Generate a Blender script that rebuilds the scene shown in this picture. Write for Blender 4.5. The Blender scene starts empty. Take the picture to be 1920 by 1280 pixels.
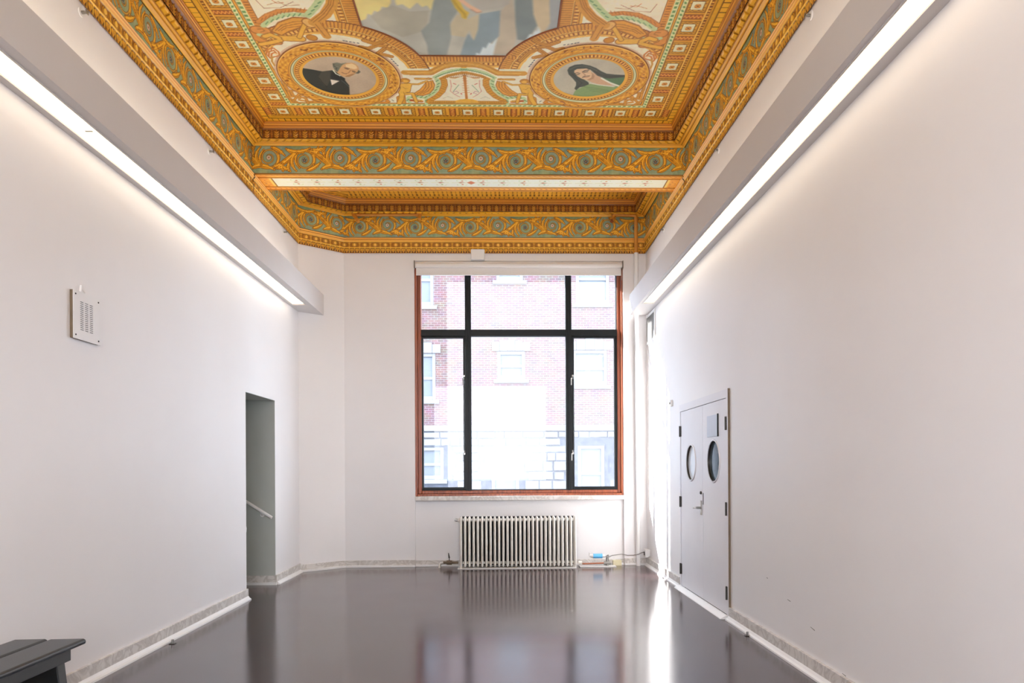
import bpy, math, random
import numpy as np
from mathutils import Vector, Matrix

scene = bpy.context.scene
COL = scene.collection
random.seed(7)
RNG = np.random.default_rng(11)
R = math.radians

# ------------------------------------------------------------------ camera, sky, sun, exposure
cam_data = bpy.data.cameras.new('camera')
cam_data.sensor_width = 36.0
cam_data.lens = 25.844
cam_data.shift_x = -11.27 / 1920
cam_data.shift_y = 236.64 / 1920
cam_data.clip_end = 200
cam = bpy.data.objects.new('camera', cam_data)
COL.objects.link(cam)
cam.matrix_world = (Matrix.Translation((0, 0, 1.4)) @ Matrix.Rotation(-R(1.3688), 4, 'Z')
                    @ Matrix.Rotation(R(90), 4, 'X') @ Matrix.Rotation(-R(0.2987), 4, 'Z'))
scene.camera = cam

world = bpy.data.worlds.new('sky')
scene.world = world
world.use_nodes = True
wbg = world.node_tree.nodes['Background']
wbg.inputs[0].default_value = (0.70, 0.83, 1.0, 1)
wbg.inputs[1].default_value = 8.6

sun_d = bpy.data.lights.new('sun', 'SUN')
sun_d.energy = 42.0
sun_d.angle = R(0.6)
sun_d.color = (1.0, 0.98, 0.96)
sun = bpy.data.objects.new('sun', sun_d)
COL.objects.link(sun)
sun.rotation_euler = Vector((1, -0.55, -0.62)).to_track_quat('-Z', 'Y').to_euler()
sun.location = (-20, 20, 15)

def portal(loc, rot, sx, sy):
    d = bpy.data.lights.new('portal', 'AREA')
    d.shape = 'RECTANGLE'; d.size = sx; d.size_y = sy
    d.cycles.is_portal = True
    o = bpy.data.objects.new('portal', d); COL.objects.link(o)
    o.location = loc; o.rotation_euler = rot
portal((0.27, 10.85, 2.7), (R(-90), 0, 0), 3.1, 3.5)

# warm fill light added behind the camera, set in the rear opening
rd = bpy.data.lights.new('rear_fill_light', 'AREA'); rd.shape = 'RECTANGLE'; rd.size = 3.5; rd.size_y = 2.9
REAR_FILL = 3.4
rd.energy = REAR_FILL * math.pi * rd.size * rd.size_y; rd.color = (1.0, 0.75, 0.56)
ro = bpy.data.objects.new('rear_fill_light', rd); COL.objects.link(ro)
ro.location = (-0.32, -2.06, 2.5); ro.rotation_euler = (R(90), 0, 0)

DIFFUSER_STRENGTH = 2.0
UPLIGHT_STRENGTH = 3.4
scene.view_settings.view_transform = 'Standard'
scene.view_settings.look = 'None'
scene.view_settings.gamma = 1
scene.view_settings.use_curve_mapping = False
scene.view_settings.exposure = 0.20
scene.cycles.use_denoising = True
scene.cycles.max_bounces = 10
scene.cycles.diffuse_bounces = 7
scene.cycles.transparent_max_bounces = 12
scene.cycles.caustics_reflective = False
scene.cycles.caustics_refractive = False

# ------------------------------------------------------------------ sizes of the room (metres)
XL, XR, YK = -2.732, 2.094, 10.477      # left wall, right wall, window wall
XC = -0.325                              # axis of the painted ceiling
YR = -2.0                                # rear wall behind the camera
ZC0, ZF0, ZF1, ZT = 4.449, 4.673, 4.993, 5.16   # cornice bottom, frieze bottom and top, ceiling
YB0, YB1 = 8.212, 8.69                   # beam front and back
INS = 0.16
YCH, XCH = 10.04, -2.205                 # chamfered corner at the left of the window

# ------------------------------------------------------------------ materials
def srgb(c):
    return tuple((v / 12.92 if v <= 0.04045 else ((v + 0.055) / 1.055) ** 2.4) for v in [x / 255 for x in c])

def mat(name, rgb, rough=0.5, metal=0.0, noise=0.0, nscale=6.0, bump=0.0, bscale=60.0, spec=0.5, rvar=0.0, coat=0.0):
    m = bpy.data.materials.new(name); m.use_nodes = True
    nt = m.node_tree; b = nt.nodes['Principled BSDF']
    c = srgb(rgb)
    b.inputs['Base Color'].default_value = (*c, 1)
    b.inputs['Roughness'].default_value = rough
    b.inputs['Metallic'].default_value = metal
    b.inputs['Specular IOR Level'].default_value = spec
    if coat: b.inputs['Coat Weight'].default_value = coat; b.inputs['Coat Roughness'].default_value = 0.1
    tc = nt.nodes.new('ShaderNodeTexCoord')
    if noise:
        n = nt.nodes.new('ShaderNodeTexNoise'); n.inputs['Scale'].default_value = nscale; n.inputs['Detail'].default_value = 5
        nt.links.new(tc.outputs['Object'], n.inputs['Vector'])
        r = nt.nodes.new('ShaderNodeValToRGB')
        r.color_ramp.elements[0].position = 0.3; r.color_ramp.elements[1].position = 0.7
        r.color_ramp.elements[0].color = (*[max(0, v * (1 - noise)) for v in c], 1)
        r.color_ramp.elements[1].color = (*[min(1, v * (1 + noise)) for v in c], 1)
        nt.links.new(n.outputs['Fac'], r.inputs['Fac']); nt.links.new(r.outputs['Color'], b.inputs['Base Color'])
        if rvar:
            mr = nt.nodes.new('ShaderNodeMapRange')
            mr.inputs['To Min'].default_value = rough - rvar; mr.inputs['To Max'].default_value = rough + rvar
            nt.links.new(n.outputs['Fac'], mr.inputs['Value']); nt.links.new(mr.outputs['Result'], b.inputs['Roughness'])
    if bump:
        n = nt.nodes.new('ShaderNodeTexNoise'); n.inputs['Scale'].default_value = bscale; n.inputs['Detail'].default_value = 4
        nt.links.new(tc.outputs['Object'], n.inputs['Vector'])
        bp = nt.nodes.new('ShaderNodeBump'); bp.inputs['Strength'].default_value = bump; bp.inputs['Distance'].default_value = 0.01
        nt.links.new(n.outputs['Fac'], bp.inputs['Height']); nt.links.new(bp.outputs['Normal'], b.inputs['Normal'])
    return m

def mat_paint(name, rough=0.5, spec=0.4):
    m = bpy.data.materials.new(name); m.use_nodes = True
    nt = m.node_tree; b = nt.nodes['Principled BSDF']
    a = nt.nodes.new('ShaderNodeAttribute'); a.attribute_name = 'Col'
    nt.links.new(a.outputs['Color'], b.inputs['Base Color'])
    b.inputs['Roughness'].default_value = rough; b.inputs['Specular IOR Level'].default_value = spec
    return m

def mat_emit(name, rgb, strength):
    m = bpy.data.materials.new(name); m.use_nodes = True
    b = m.node_tree.nodes['Principled BSDF']
    b.inputs['Base Color'].default_value = (0.9, 0.9, 0.88, 1)
    b.inputs['Emission Color'].default_value = (*srgb(rgb), 1)
    b.inputs['Emission Strength'].default_value = strength
    return m

def mat_glass(name, tint=(1, 1, 1), rough=0.0, base=0.03):
    m = bpy.data.materials.new(name); m.use_nodes = True
    nt = m.node_tree; nt.nodes.clear()
    out = nt.nodes.new('ShaderNodeOutputMaterial'); mix = nt.nodes.new('ShaderNodeMixShader')
    t = nt.nodes.new('ShaderNodeBsdfTransparent'); t.inputs[0].default_value = (*tint, 1)
    g = nt.nodes.new('ShaderNodeBsdfGlossy'); g.inputs['Roughness'].default_value = rough
    lw = nt.nodes.new('ShaderNodeLayerWeight'); pw = nt.nodes.new('ShaderNodeMath'); pw.operation = 'POWER'; pw.inputs[1].default_value = 4.0
    ad = nt.nodes.new('ShaderNodeMath'); ad.operation = 'MULTIPLY_ADD'; ad.inputs[1].default_value = 0.7; ad.inputs[2].default_value = 0.02
    nt.links.new(lw.outputs['Facing'], pw.inputs[0]); nt.links.new(pw.outputs[0], ad.inputs[0])
    nt.links.new(ad.outputs[0], mix.inputs[0]); nt.links.new(t.outputs[0], mix.inputs[1]); nt.links.new(g.outputs[0], mix.inputs[2])
    nt.links.new(mix.outputs[0], out.inputs[0])
    return m

def mat_milky(name, amount):
    m = bpy.data.materials.new(name); m.use_nodes = True
    nt = m.node_tree; nt.nodes.clear()
    out = nt.nodes.new('ShaderNodeOutputMaterial'); mix = nt.nodes.new('ShaderNodeMixShader'); mix.inputs[0].default_value = amount
    t = nt.nodes.new('ShaderNodeBsdfTransparent'); d = nt.nodes.new('ShaderNodeBsdfTranslucent')
    d.inputs[0].default_value = (0.95, 0.96, 1.0, 1)
    nt.links.new(t.outputs[0], mix.inputs[1]); nt.links.new(d.outputs[0], mix.inputs[2]); nt.links.new(mix.outputs[0], out.inputs[0])
    return m

def mat_brick(name):
    m = bpy.data.materials.new(name); m.use_nodes = True
    nt = m.node_tree; b = nt.nodes['Principled BSDF']; b.inputs['Roughness'].default_value = 0.9
    tc = nt.nodes.new('ShaderNodeTexCoord'); sep = nt.nodes.new('ShaderNodeSeparateXYZ'); com = nt.nodes.new('ShaderNodeCombineXYZ')
    nt.links.new(tc.outputs['Object'], sep.inputs[0]); nt.links.new(sep.outputs['X'], com.inputs['X']); nt.links.new(sep.outputs['Z'], com.inputs['Y'])
    br = nt.nodes.new('ShaderNodeTexBrick')
    br.inputs['Color1'].default_value = (*srgb((98, 72, 70)), 1); br.inputs['Color2'].default_value = (*srgb((80, 63, 64)), 1)
    br.inputs['Mortar'].default_value = (*srgb((116, 106, 104)), 1)
    br.inputs['Scale'].default_value = 1.0; br.inputs['Mortar Size'].default_value = 0.009
    br.inputs['Brick Width'].default_value = 0.22; br.inputs['Row Height'].default_value = 0.078; br.inputs['Bias'].default_value = -0.2
    nt.links.new(com.outputs[0], br.inputs['Vector'])
    n = nt.nodes.new('ShaderNodeTexNoise'); n.inputs['Scale'].default_value = 3.0
    nt.links.new(com.outputs[0], n.inputs['Vector'])
    mx = nt.nodes.new('ShaderNodeMixRGB'); mx.blend_type = 'OVERLAY'; mx.inputs[0].default_value = 0.35
    nt.links.new(br.outputs['Color'], mx.inputs[1]); nt.links.new(n.outputs['Color'], mx.inputs[2])
    nt.links.new(mx.outputs[0], b.inputs['Base Color'])
    bp = nt.nodes.new('ShaderNodeBump'); bp.inputs['Strength'].default_value = 0.6; bp.inputs['Distance'].default_value = 0.01; bp.invert = True
    nt.links.new(br.outputs['Fac'], bp.inputs['Height']); nt.links.new(bp.outputs['Normal'], b.inputs['Normal'])
    return m

def mat_wood(name, c1, c2):
    m = bpy.data.materials.new(name); m.use_nodes = True
    nt = m.node_tree; b = nt.nodes['Principled BSDF']; b.inputs['Roughness'].default_value = 0.35
    tc = nt.nodes.new('ShaderNodeTexCoord'); mp = nt.nodes.new('ShaderNodeMapping'); mp.inputs['Scale'].default_value = (60, 60, 1.5)
    n = nt.nodes.new('ShaderNodeTexNoise'); n.inputs['Scale'].default_value = 1.0; n.inputs['Detail'].default_value = 6
    r = nt.nodes.new('ShaderNodeValToRGB'); r.color_ramp.elements[0].color = (*srgb(c1), 1); r.color_ramp.elements[1].color = (*srgb(c2), 1)
    r.color_ramp.elements[0].position = 0.35; r.color_ramp.elements[1].position = 0.65
    nt.links.new(tc.outputs['Object'], mp.inputs[0]); nt.links.new(mp.outputs[0], n.inputs['Vector'])
    nt.links.new(n.outputs['Fac'], r.inputs[0]); nt.links.new(r.outputs[0], b.inputs['Base Color'])
    return m

def mat_marble(name, c, vein):
    m = mat(name, c, 0.35)
    nt = m.node_tree; b = nt.nodes['Principled BSDF']
    tc = nt.nodes.new('ShaderNodeTexCoord')
    n = nt.nodes.new('ShaderNodeTexNoise'); n.inputs['Scale'].default_value = 5; n.inputs['Detail'].default_value = 8; n.inputs['Distortion'].default_value = 2.5
    r = nt.nodes.new('ShaderNodeValToRGB')
    e = r.color_ramp.elements; e[0].position = 0.40; e[1].position = 0.62
    e[0].color = (*srgb(c), 1); e[1].color = (*srgb(c), 1)
    k = e.new(0.5); k.color = (*srgb(vein), 1)
    nt.links.new(tc.outputs['Object'], n.inputs['Vector']); nt.links.new(n.outputs['Fac'], r.inputs[0]); nt.links.new(r.outputs[0], b.inputs['Base Color'])
    return m

M = dict(
    wall=mat('wall_paint', (234, 232, 232), 0.42, noise=0.015, nscale=1.2, bump=0.05, bscale=9),
    cove=mat('cove_paint', (206, 202, 201), 0.45, noise=0.01, nscale=3),
    white=mat('white_paint', (232, 231, 230), 0.4, noise=0.01, nscale=4),
    stair=mat('stair_paint', (178, 182, 176), 0.6, noise=0.02),
    floor=mat('dark_floor', (62, 46, 48), 0.16, noise=0.08, nscale=2.2, rvar=0.03, bump=0.010, bscale=7, spec=1.0),
    door=mat('door_paint', (226, 225, 229), 0.4, noise=0.015, nscale=3),
    marble=mat_marble('grey_marble', (216, 212, 207), (190, 184, 178)),
    black=mat('black_metal', (8, 15, 18), 0.42, noise=0.1, spec=0.3),
    steel=mat('steel', (150, 148, 144), 0.3, metal=1.0, noise=0.08),
    bronze=mat('dark_hinge', (66, 62, 58), 0.4, metal=0.6, noise=0.15, nscale=60),
    wood=mat_wood('red_brown_wood', (120, 58, 34), (168, 92, 58)),
    tan=mat('tan_edge', (112, 96, 76), 0.6, noise=0.12, nscale=10),
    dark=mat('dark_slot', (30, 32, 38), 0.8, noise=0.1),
    bench=mat('black_lacquer', (10, 15, 18), 0.3, noise=0.15, nscale=12, spec=0.45),
    radiator=mat('radiator_enamel', (222, 219, 212), 0.3, noise=0.03, nscale=30),
    goldpipe=mat('gold_painted_pipe', (204, 140, 58), 0.4, noise=0.08, nscale=20),
    plate=mat('grey_blue_plate', (196, 204, 218), 0.45, noise=0.03),
    blue=mat('blue_tag', (96, 176, 226), 0.4, noise=0.03),
    copper=mat('copper_pipe', (170, 108, 80), 0.35, metal=0.8, noise=0.2, nscale=40),
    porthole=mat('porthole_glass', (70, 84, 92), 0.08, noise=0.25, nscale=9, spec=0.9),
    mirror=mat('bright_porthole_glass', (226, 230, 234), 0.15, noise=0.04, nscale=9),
    cream=mat('yellowed_plaster', (214, 204, 170), 0.7, noise=0.1),
    fabric=mat('blind_fabric', (228, 224, 220), 0.8, noise=0.02, nscale=80),
    glass=mat_glass('window_glass'), milky=mat_milky('milky_sheet', 0.019),
    paint=mat_paint('painted_plaster', 0.5), gilt=mat_paint('painted_moulding', 0.38, 0.55),
    lens=mat_emit('lamp_diffuser', (255, 232, 196), DIFFUSER_STRENGTH), uplight=mat_emit('uplight_tube', (255, 240, 214), UPLIGHT_STRENGTH),
    brick=mat_brick('red_brick'), limestone=mat('limestone', (122, 122, 124), 0.8, noise=0.05, nscale=3),
    stone=mat('rubble_stone', (112, 113, 118), 0.85, noise=0.30, nscale=3.5, bump=0.5, bscale=10),
    stone2=mat('dark_rubble_stone', (72, 74, 84), 0.85, noise=0.3, nscale=4.5, bump=0.5, bscale=10),
    winglass=mat('far_window_glass', (92, 97, 107), 0.35, noise=0.08, nscale=2),
    pave=mat('courtyard_paving', (84, 84, 84), 0.8, noise=0.1),
)

# ------------------------------------------------------------------ object helpers
def tag(o, label=None, cat=None, group=None, kind=None):
    if label: o['label'] = label
    if cat: o['category'] = cat
    if group: o['group'] = group
    if kind: o['kind'] = kind
    return o

def thing(name, loc=(0, 0, 0), label=None, cat=None, group=None, kind=None):
    o = bpy.data.objects.new(name, None); COL.objects.link(o)
    o.location = loc; o.empty_display_size = 0.1
    return tag(o, label, cat, group, kind)

class MB:
    def __init__(s): s.v = []; s.f = []; s.sm = []
    def add(s, verts, faces, smooth=False):
        k = len(s.v); s.v += [tuple(p) for p in verts]
        for f in faces: s.f.append([i + k for i in f]); s.sm.append(smooth)
        return s
    def box(s, x0, y0, z0, x1, y1, z1):
        p = [(x, y, z) for z in (z0, z1) for y in (y0, y1) for x in (x0, x1)]
        return s.add(p, [(0, 2, 3, 1), (4, 5, 7, 6), (0, 1, 5, 4), (2, 6, 7, 3), (0, 4, 6, 2), (1, 3, 7, 5)])
    def prism(s, poly, z0, z1):
        n = len(poly)
        p = [(x, y, z0) for x, y in poly] + [(x, y, z1) for x, y in poly]
        return s.add(p, [tuple(range(n))[::-1], tuple(range(n, 2 * n))] + [(i, (i + 1) % n, n + (i + 1) % n, n + i) for i in range(n)])
    def extrude(s, poly, axis, a, b):
        # poly: points in the plane normal to the axis
        n = len(poly)
        def P(q, t): return (t, q[0], q[1]) if axis == 'X' else ((q[0], t, q[1]) if axis == 'Y' else (q[0], q[1], t))
        p = [P(q, a) for q in poly] + [P(q, b) for q in poly]
        return s.add(p, [tuple(range(n))[::-1], tuple(range(n, 2 * n))] + [(i, (i + 1) % n, n + (i + 1) % n, n + i) for i in range(n)])
    def tube(s, pts, r, n=10, cap=True):
        pts = [Vector(p) for p in pts]; rs = r if isinstance(r, (list, tuple)) else [r] * len(pts)
        rings = []; ref = None
        for i, p in enumerate(pts):
            d = (pts[min(i + 1, len(pts) - 1)] - pts[max(i - 1, 0)])
            if d.length < 1e-9: d = Vector((0, 0, 1))
            d.normalize()
            if ref is None:
                ref = Vector((0, 0, 1)) if abs(d.z) < 0.9 else Vector((1, 0, 0))
            u = d.cross(ref)
            if u.length < 1e-6: u = d.cross(Vector((0, 1, 0)))
            u.normalize(); w = u.cross(d).normalized(); ref = w
            rings.append([p + (u * math.cos(2 * math.pi * k / n) + w * math.sin(2 * math.pi * k / n)) * rs[i] for k in range(n)])
        v = [q for r_ in rings for q in r_]; f = []
        for i in range(len(pts) - 1):
            for k in range(n):
                f.append((i * n + k, i * n + (k + 1) % n, (i + 1) * n + (k + 1) % n, (i + 1) * n + k))
        s.add(v, f, True)
        if cap:
            s.add(rings[0], [tuple(range(n))[::-1]]); s.add(rings[-1], [tuple(range(n))])
        return s
    def obj(s, name, m, parent=None, bevel=0, label=None, kind=None, shade=None):
        me = bpy.data.meshes.new(name); me.from_pydata(s.v, [], s.f); me.validate()
        me.materials.append(m)
        if len(me.polygons) == len(s.sm): me.polygons.foreach_set('use_smooth', s.sm)
        import bmesh
        bm = bmesh.new(); bm.from_mesh(me); bmesh.ops.recalc_face_normals(bm, faces=bm.faces); bm.to_mesh(me); bm.free()
        me.update()
        o = bpy.data.objects.new(name, me); COL.objects.link(o)
        if parent is not None:
            o.parent = parent; o.matrix_parent_inverse = Matrix.Translation(-world_loc(parent))
        if bevel:
            b = o.modifiers.new('bevel', 'BEVEL'); b.width = bevel; b.segments = 2; b.limit_method = 'ANGLE'
        return tag(o, label, kind=kind)

def world_loc(o):
    l = Vector(o.location)
    if o.parent is not None:
        l = o.matrix_parent_inverse @ l + world_loc(o.parent)
    return l

def relink(o, parent):
    o.parent = parent; o.matrix_parent_inverse = Matrix.Translation(-world_loc(parent))

def box(name, m, lo, hi, parent=None, bevel=0, label=None, kind=None):
    return MB().box(*lo, *hi).obj(name, m, parent, bevel, label, kind)

def copy_tree(o, dv, label=None, parent=None):
    c = o.copy(); COL.objects.link(c)
    if parent is None:
        c.location = Vector(o.location) + Vector(dv)
        if label: c['label'] = label
    else:
        c.parent = parent
        c.matrix_parent_inverse = o.matrix_parent_inverse
    for ch in o.children: copy_tree(ch, dv, None, c)
    return c

# ------------------------------------------------------------------ painting helper (colour and relief fields in metres)
def vnoise(h, w, cell, octs=3):
    out = np.zeros((h, w)); amp = 1.0; tot = 0
    for _ in range(octs):
        gh, gw = max(2, int(h / cell) + 2), max(2, int(w / cell) + 2)
        g = RNG.random((gh, gw))
        y = np.linspace(0, gh - 1.001, h); x = np.linspace(0, gw - 1.001, w)
        yi = y.astype(int); xi = x.astype(int); fy = (y - yi)[:, None]; fx = (x - xi)[None]
        fy = fy * fy * (3 - 2 * fy); fx = fx * fx * (3 - 2 * fx)
        a = g[yi][:, xi]; b = g[yi][:, xi + 1]; c = g[yi + 1][:, xi]; d = g[yi + 1][:, xi + 1]
        out += amp * ((a * (1 - fx) + b * fx) * (1 - fy) + (c * (1 - fx) + d * fx) * fy)
        tot += amp; amp *= 0.5; cell = max(1.5, cell / 2)
    return out / tot

class Canvas:
    def __init__(s, x0, x1, y0, y1, res, bg=(200, 150, 60)):
        s.x0, s.y0, s.res = x0, y0, res
        s.w = int(round((x1 - x0) / res)); s.h = int(round((y1 - y0) / res))
        s.c = np.zeros((s.h, s.w, 3)) + np.array(bg, float)
        s.z = np.zeros((s.h, s.w))
        s.X = (x0 + (np.arange(s.w) + 0.5) * res)[None, :].repeat(s.h, 0)
        s.Y = (y0 + (np.arange(s.h) + 0.5) * res)[:, None].repeat(s.w, 1)
    def win(s, xa, xb, ya, yb):
        i0 = max(0, int((xa - s.x0) / s.res) - 1); i1 = min(s.w, int((xb - s.x0) / s.res) + 2)
        j0 = max(0, int((ya - s.y0) / s.res) - 1); j1 = min(s.h, int((yb - s.y0) / s.res) + 2)
        return (slice(j0, j1), slice(i0, i1)) if i1 > i0 and j1 > j0 else None
    def put(s, sl, a, col, z=None):
        a3 = a[..., None]
        s.c[sl] = s.c[sl] * (1 - a3) + np.array(col, float) * a3
        if z is not None: s.z[sl] = s.z[sl] * (1 - a) + z * a
    def mask(s, m, col, z=None, alpha=1.0):
        s.put((slice(None), slice(None)), np.clip(m, 0, 1) * alpha, col, z)
    def stroke(s, pts, w, col, z=None):
        ws = w if isinstance(w, (list, tuple, np.ndarray)) else [w] * len(pts)
        for (ax, ay), (bx, by), wa, wb in zip(pts[:-1], pts[1:], ws[:-1], ws[1:]):
            m = max(wa, wb) / 2 + s.res
            sl = s.win(min(ax, bx) - m, max(ax, bx) + m, min(ay, by) - m, max(ay, by) + m)
            if sl is None: continue
            X = s.X[sl]; Y = s.Y[sl]; dx, dy = bx - ax, by - ay; L = dx * dx + dy * dy + 1e-12
            t = np.clip(((X - ax) * dx + (Y - ay) * dy) / L, 0, 1)
            d = np.hypot(X - ax - t * dx, Y - ay - t * dy)
            r = (wa + (wb - wa) * t) / 2
            s.put(sl, np.clip((r - d) / s.res + 0.5, 0, 1), col, z)
    def poly(s, pts, col, z=None):
        xs = [p[0] for p in pts]; ys = [p[1] for p in pts]
        sl = s.win(min(xs), max(xs), min(ys), max(ys))
        if sl is None: return
        acc = 0
        for ox, oy in ((-.25, -.25), (.25, -.25), (-.25, .25), (.25, .25)):
            X = s.X[sl] + ox * s.res; Y = s.Y[sl] + oy * s.res; inside = np.zeros(X.shape, bool)
            for (ax, ay), (bx, by) in zip(pts, pts[1:] + pts[:1]):
                if ay == by: continue
                inside ^= ((ay > Y) != (by > Y)) & (X < (bx - ax) * (Y - ay) / (by - ay) + ax)
            acc = acc + inside
        s.put(sl, acc / 4.0, col, z)
    def disc(s, x, y, rx, col, z=None, ry=None):
        ry = ry or rx
        sl = s.win(x - rx, x + rx, y - ry, y + ry)
        if sl is None: return
        d = np.hypot((s.X[sl] - x) / rx, (s.Y[sl] - y) / ry)
        s.put(sl, np.clip((1 - d) * min(rx, ry) / s.res + 0.5, 0, 1), col, z)
    def grain(s, amp, cell):
        n = vnoise(s.h, s.w, cell) - 0.5
        s.c = np.clip(s.c * (1 + n[..., None] * amp), 0, 255)
    def sample(s, x, y, wrapx=False):
        fx = (x - s.x0) / s.res - 0.5; fy = np.clip((y - s.y0) / s.res - 0.5, 0, s.h - 1.001)
        if wrapx: fx = fx % s.w
        else: fx = np.clip(fx, 0, s.w - 1.001)
        xi = np.floor(fx).astype(int); yi = np.floor(fy).astype(int); ax = (fx - xi); ay = fy - yi
        x1 = (xi + 1) % s.w if wrapx else np.minimum(xi + 1, s.w - 1); y1 = np.minimum(yi + 1, s.h - 1)
        def g(A):
            if A.ndim == 3: bx, by = ax[..., None], ay[..., None]
            else: bx, by = ax, ay
            return (A[yi, xi] * (1 - bx) + A[yi, x1] * bx) * (1 - by) + (A[y1, xi] * (1 - bx) + A[y1, x1] * bx) * by
        return g(s.c), g(s.z)

def to_lin(c):
    c = np.clip(c / 255.0, 0, 1)
    return np.where(c <= 0.04045, c / 12.92, ((c + 0.055) / 1.055) ** 2.4) * np.array((1.17, 1.30, 1.12))

def grid_obj(name, V, C, m, parent=None, label=None, kind=None, closed=False):
    h, w = V.shape[:2]
    me = bpy.data.meshes.new(name)
    idx = np.arange(h * w).reshape(h, w)
    if closed: idx = np.concatenate([idx, idx[:, :1]], 1)
    q = np.stack([idx[:-1, :-1], idx[:-1, 1:], idx[1:, 1:], idx[1:, :-1]], -1).reshape(-1, 4)
    n = len(q)
    me.vertices.add(h * w); me.vertices.foreach_set('co', V.astype(np.float32).ravel())
    me.loops.add(n * 4); me.loops.foreach_set('vertex_index', q.astype(np.int32).ravel())
    me.polygons.add(n); me.polygons.foreach_set('loop_start', (np.arange(n) * 4).astype(np.int32))
    me.polygons.foreach_set('use_smooth', np.ones(n, bool))
    me.update(calc_edges=True)
    a = me.color_attributes.new('Col', 'FLOAT_COLOR', 'POINT')
    col = np.ones((h * w, 4), np.float32); col[:, :3] = to_lin(C.reshape(-1, 3))
    a.data.foreach_set('color', col.ravel())
    me.materials.append(m)
    o = bpy.data.objects.new(name, me); COL.objects.link(o)
    if parent is not None: relink(o, parent)
    return tag(o, label, kind=kind)
# ------------------------------------------------------------------ paint strokes of the ceiling pictures, in metres on the ceiling
ART_MAN = [
('P',(38,44,44),0,[(-1.53,1.12),(-1.424,1.09),(-1.34,1.059),(-1.255,1.077),(-1.231,1.082),(-1.206,1.04),(-1.18,0.975),(-1.153,0.937),(-1.158,0.898),(-1.138,0.807),(-1.171,0.618),(-1.392,0.615),(-1.606,0.612),(-1.589,0.903)]),
('P',(66,64,58),0,[(-1.398,0.961),(-1.348,1.059),(-1.265,1.061),(-1.287,0.94),(-1.348,0.804),(-1.38,0.792),(-1.406,0.905)]),
('S',(20,24,26),0.0068,[(-1.401,0.95),(-1.388,0.861),(-1.362,0.769)]),
('P',(20,27,32),0,[(-1.231,1.072),(-1.211,1.018),(-1.151,0.934),(-1.166,0.895),(-1.218,0.906),(-1.29,0.949),(-1.266,1.017)]),
('P',(240,222,222),0,[(-1.297,0.916),(-1.215,0.888),(-1.308,0.807)]),
('P',(214,163,118),0,[(-1.159,1.126),(-1.125,1.178),(-1.085,1.205),(-1.032,1.216),(-0.998,1.191),(-0.984,1.144),(-0.986,1.097),(-1.002,1.064),(-1.035,1.029),(-1.065,0.996),(-1.106,0.965),(-1.147,0.965),(-1.178,0.984),(-1.206,1.04),(-1.202,1.072),(-1.18,1.104)]),
('P',(236,200,160),0,[(-1.096,1.179),(-1.035,1.2),(-1.002,1.17),(-0.998,1.117),(-1.032,1.101),(-1.074,1.122),(-1.101,1.142)]),
('P',(176,122,82),0,[(-1.066,1.02),(-1.029,1.032),(-1.065,0.994),(-1.106,0.965),(-1.147,0.965),(-1.124,0.989)]),
('S',(240,235,230),0.0119,[(-1.233,1.08),(-1.22,1.018),(-1.189,0.984)]),
('P',(116,114,104),0,[(-1.212,1.198),(-1.168,1.213),(-1.131,1.199),(-1.078,1.214),(-1.125,1.176),(-1.158,1.124),(-1.179,1.083),(-1.202,1.045),(-1.217,1.083),(-1.221,1.141)]),
('S',(158,156,146),0.0059,[(-1.207,1.177),(-1.173,1.19),(-1.132,1.197),(-1.097,1.204)]),
('S',(158,156,146),0.0059,[(-1.203,1.154),(-1.177,1.172),(-1.142,1.178)]),
('S',(158,156,146),0.0059,[(-1.21,1.125),(-1.188,1.146),(-1.171,1.149)]),
('S',(64,62,58),0.0051,[(-1.211,1.165),(-1.181,1.18),(-1.145,1.186)]),
('S',(64,62,58),0.0051,[(-1.209,1.138),(-1.186,1.157),(-1.159,1.161)]),
('S',(64,62,58),0.0051,[(-1.206,1.104),(-1.188,1.12),(-1.177,1.115)]),
('S',(64,62,58),0.0051,[(-1.209,1.193),(-1.203,1.182),(-1.212,1.167)]),
('S',(52,52,50),0.0051,[(-1.209,1.156),(-1.193,1.125),(-1.199,1.072)]),
('P',(100,95,86),0,[(-0.995,1.09),(-0.979,1.056),(-1.007,1.023),(-1.035,1.029),(-1.004,1.064)]),
('S',(92,60,44),0.0076,[(-1.118,1.124),(-1.097,1.122),(-1.075,1.108)]),
('S',(48,36,32),0.0076,[(-1.111,1.112),(-1.099,1.105),(-1.088,1.097)]),
('S',(92,60,44),0.0068,[(-1.057,1.076),(-1.04,1.068),(-1.027,1.053)]),
('S',(48,36,32),0.0076,[(-1.056,1.059),(-1.046,1.053),(-1.038,1.044)]),
('S',(165,102,68),0.0068,[(-1.067,1.085),(-1.099,1.033),(-1.12,1.026)]),
('S',(120,62,50),0.0068,[(-1.159,1.043),(-1.143,1.026),(-1.121,1.017)]),
('S',(120,132,138),0.0042,[(-1.196,0.902),(-1.171,0.852),(-1.143,0.775)]),
]
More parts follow.
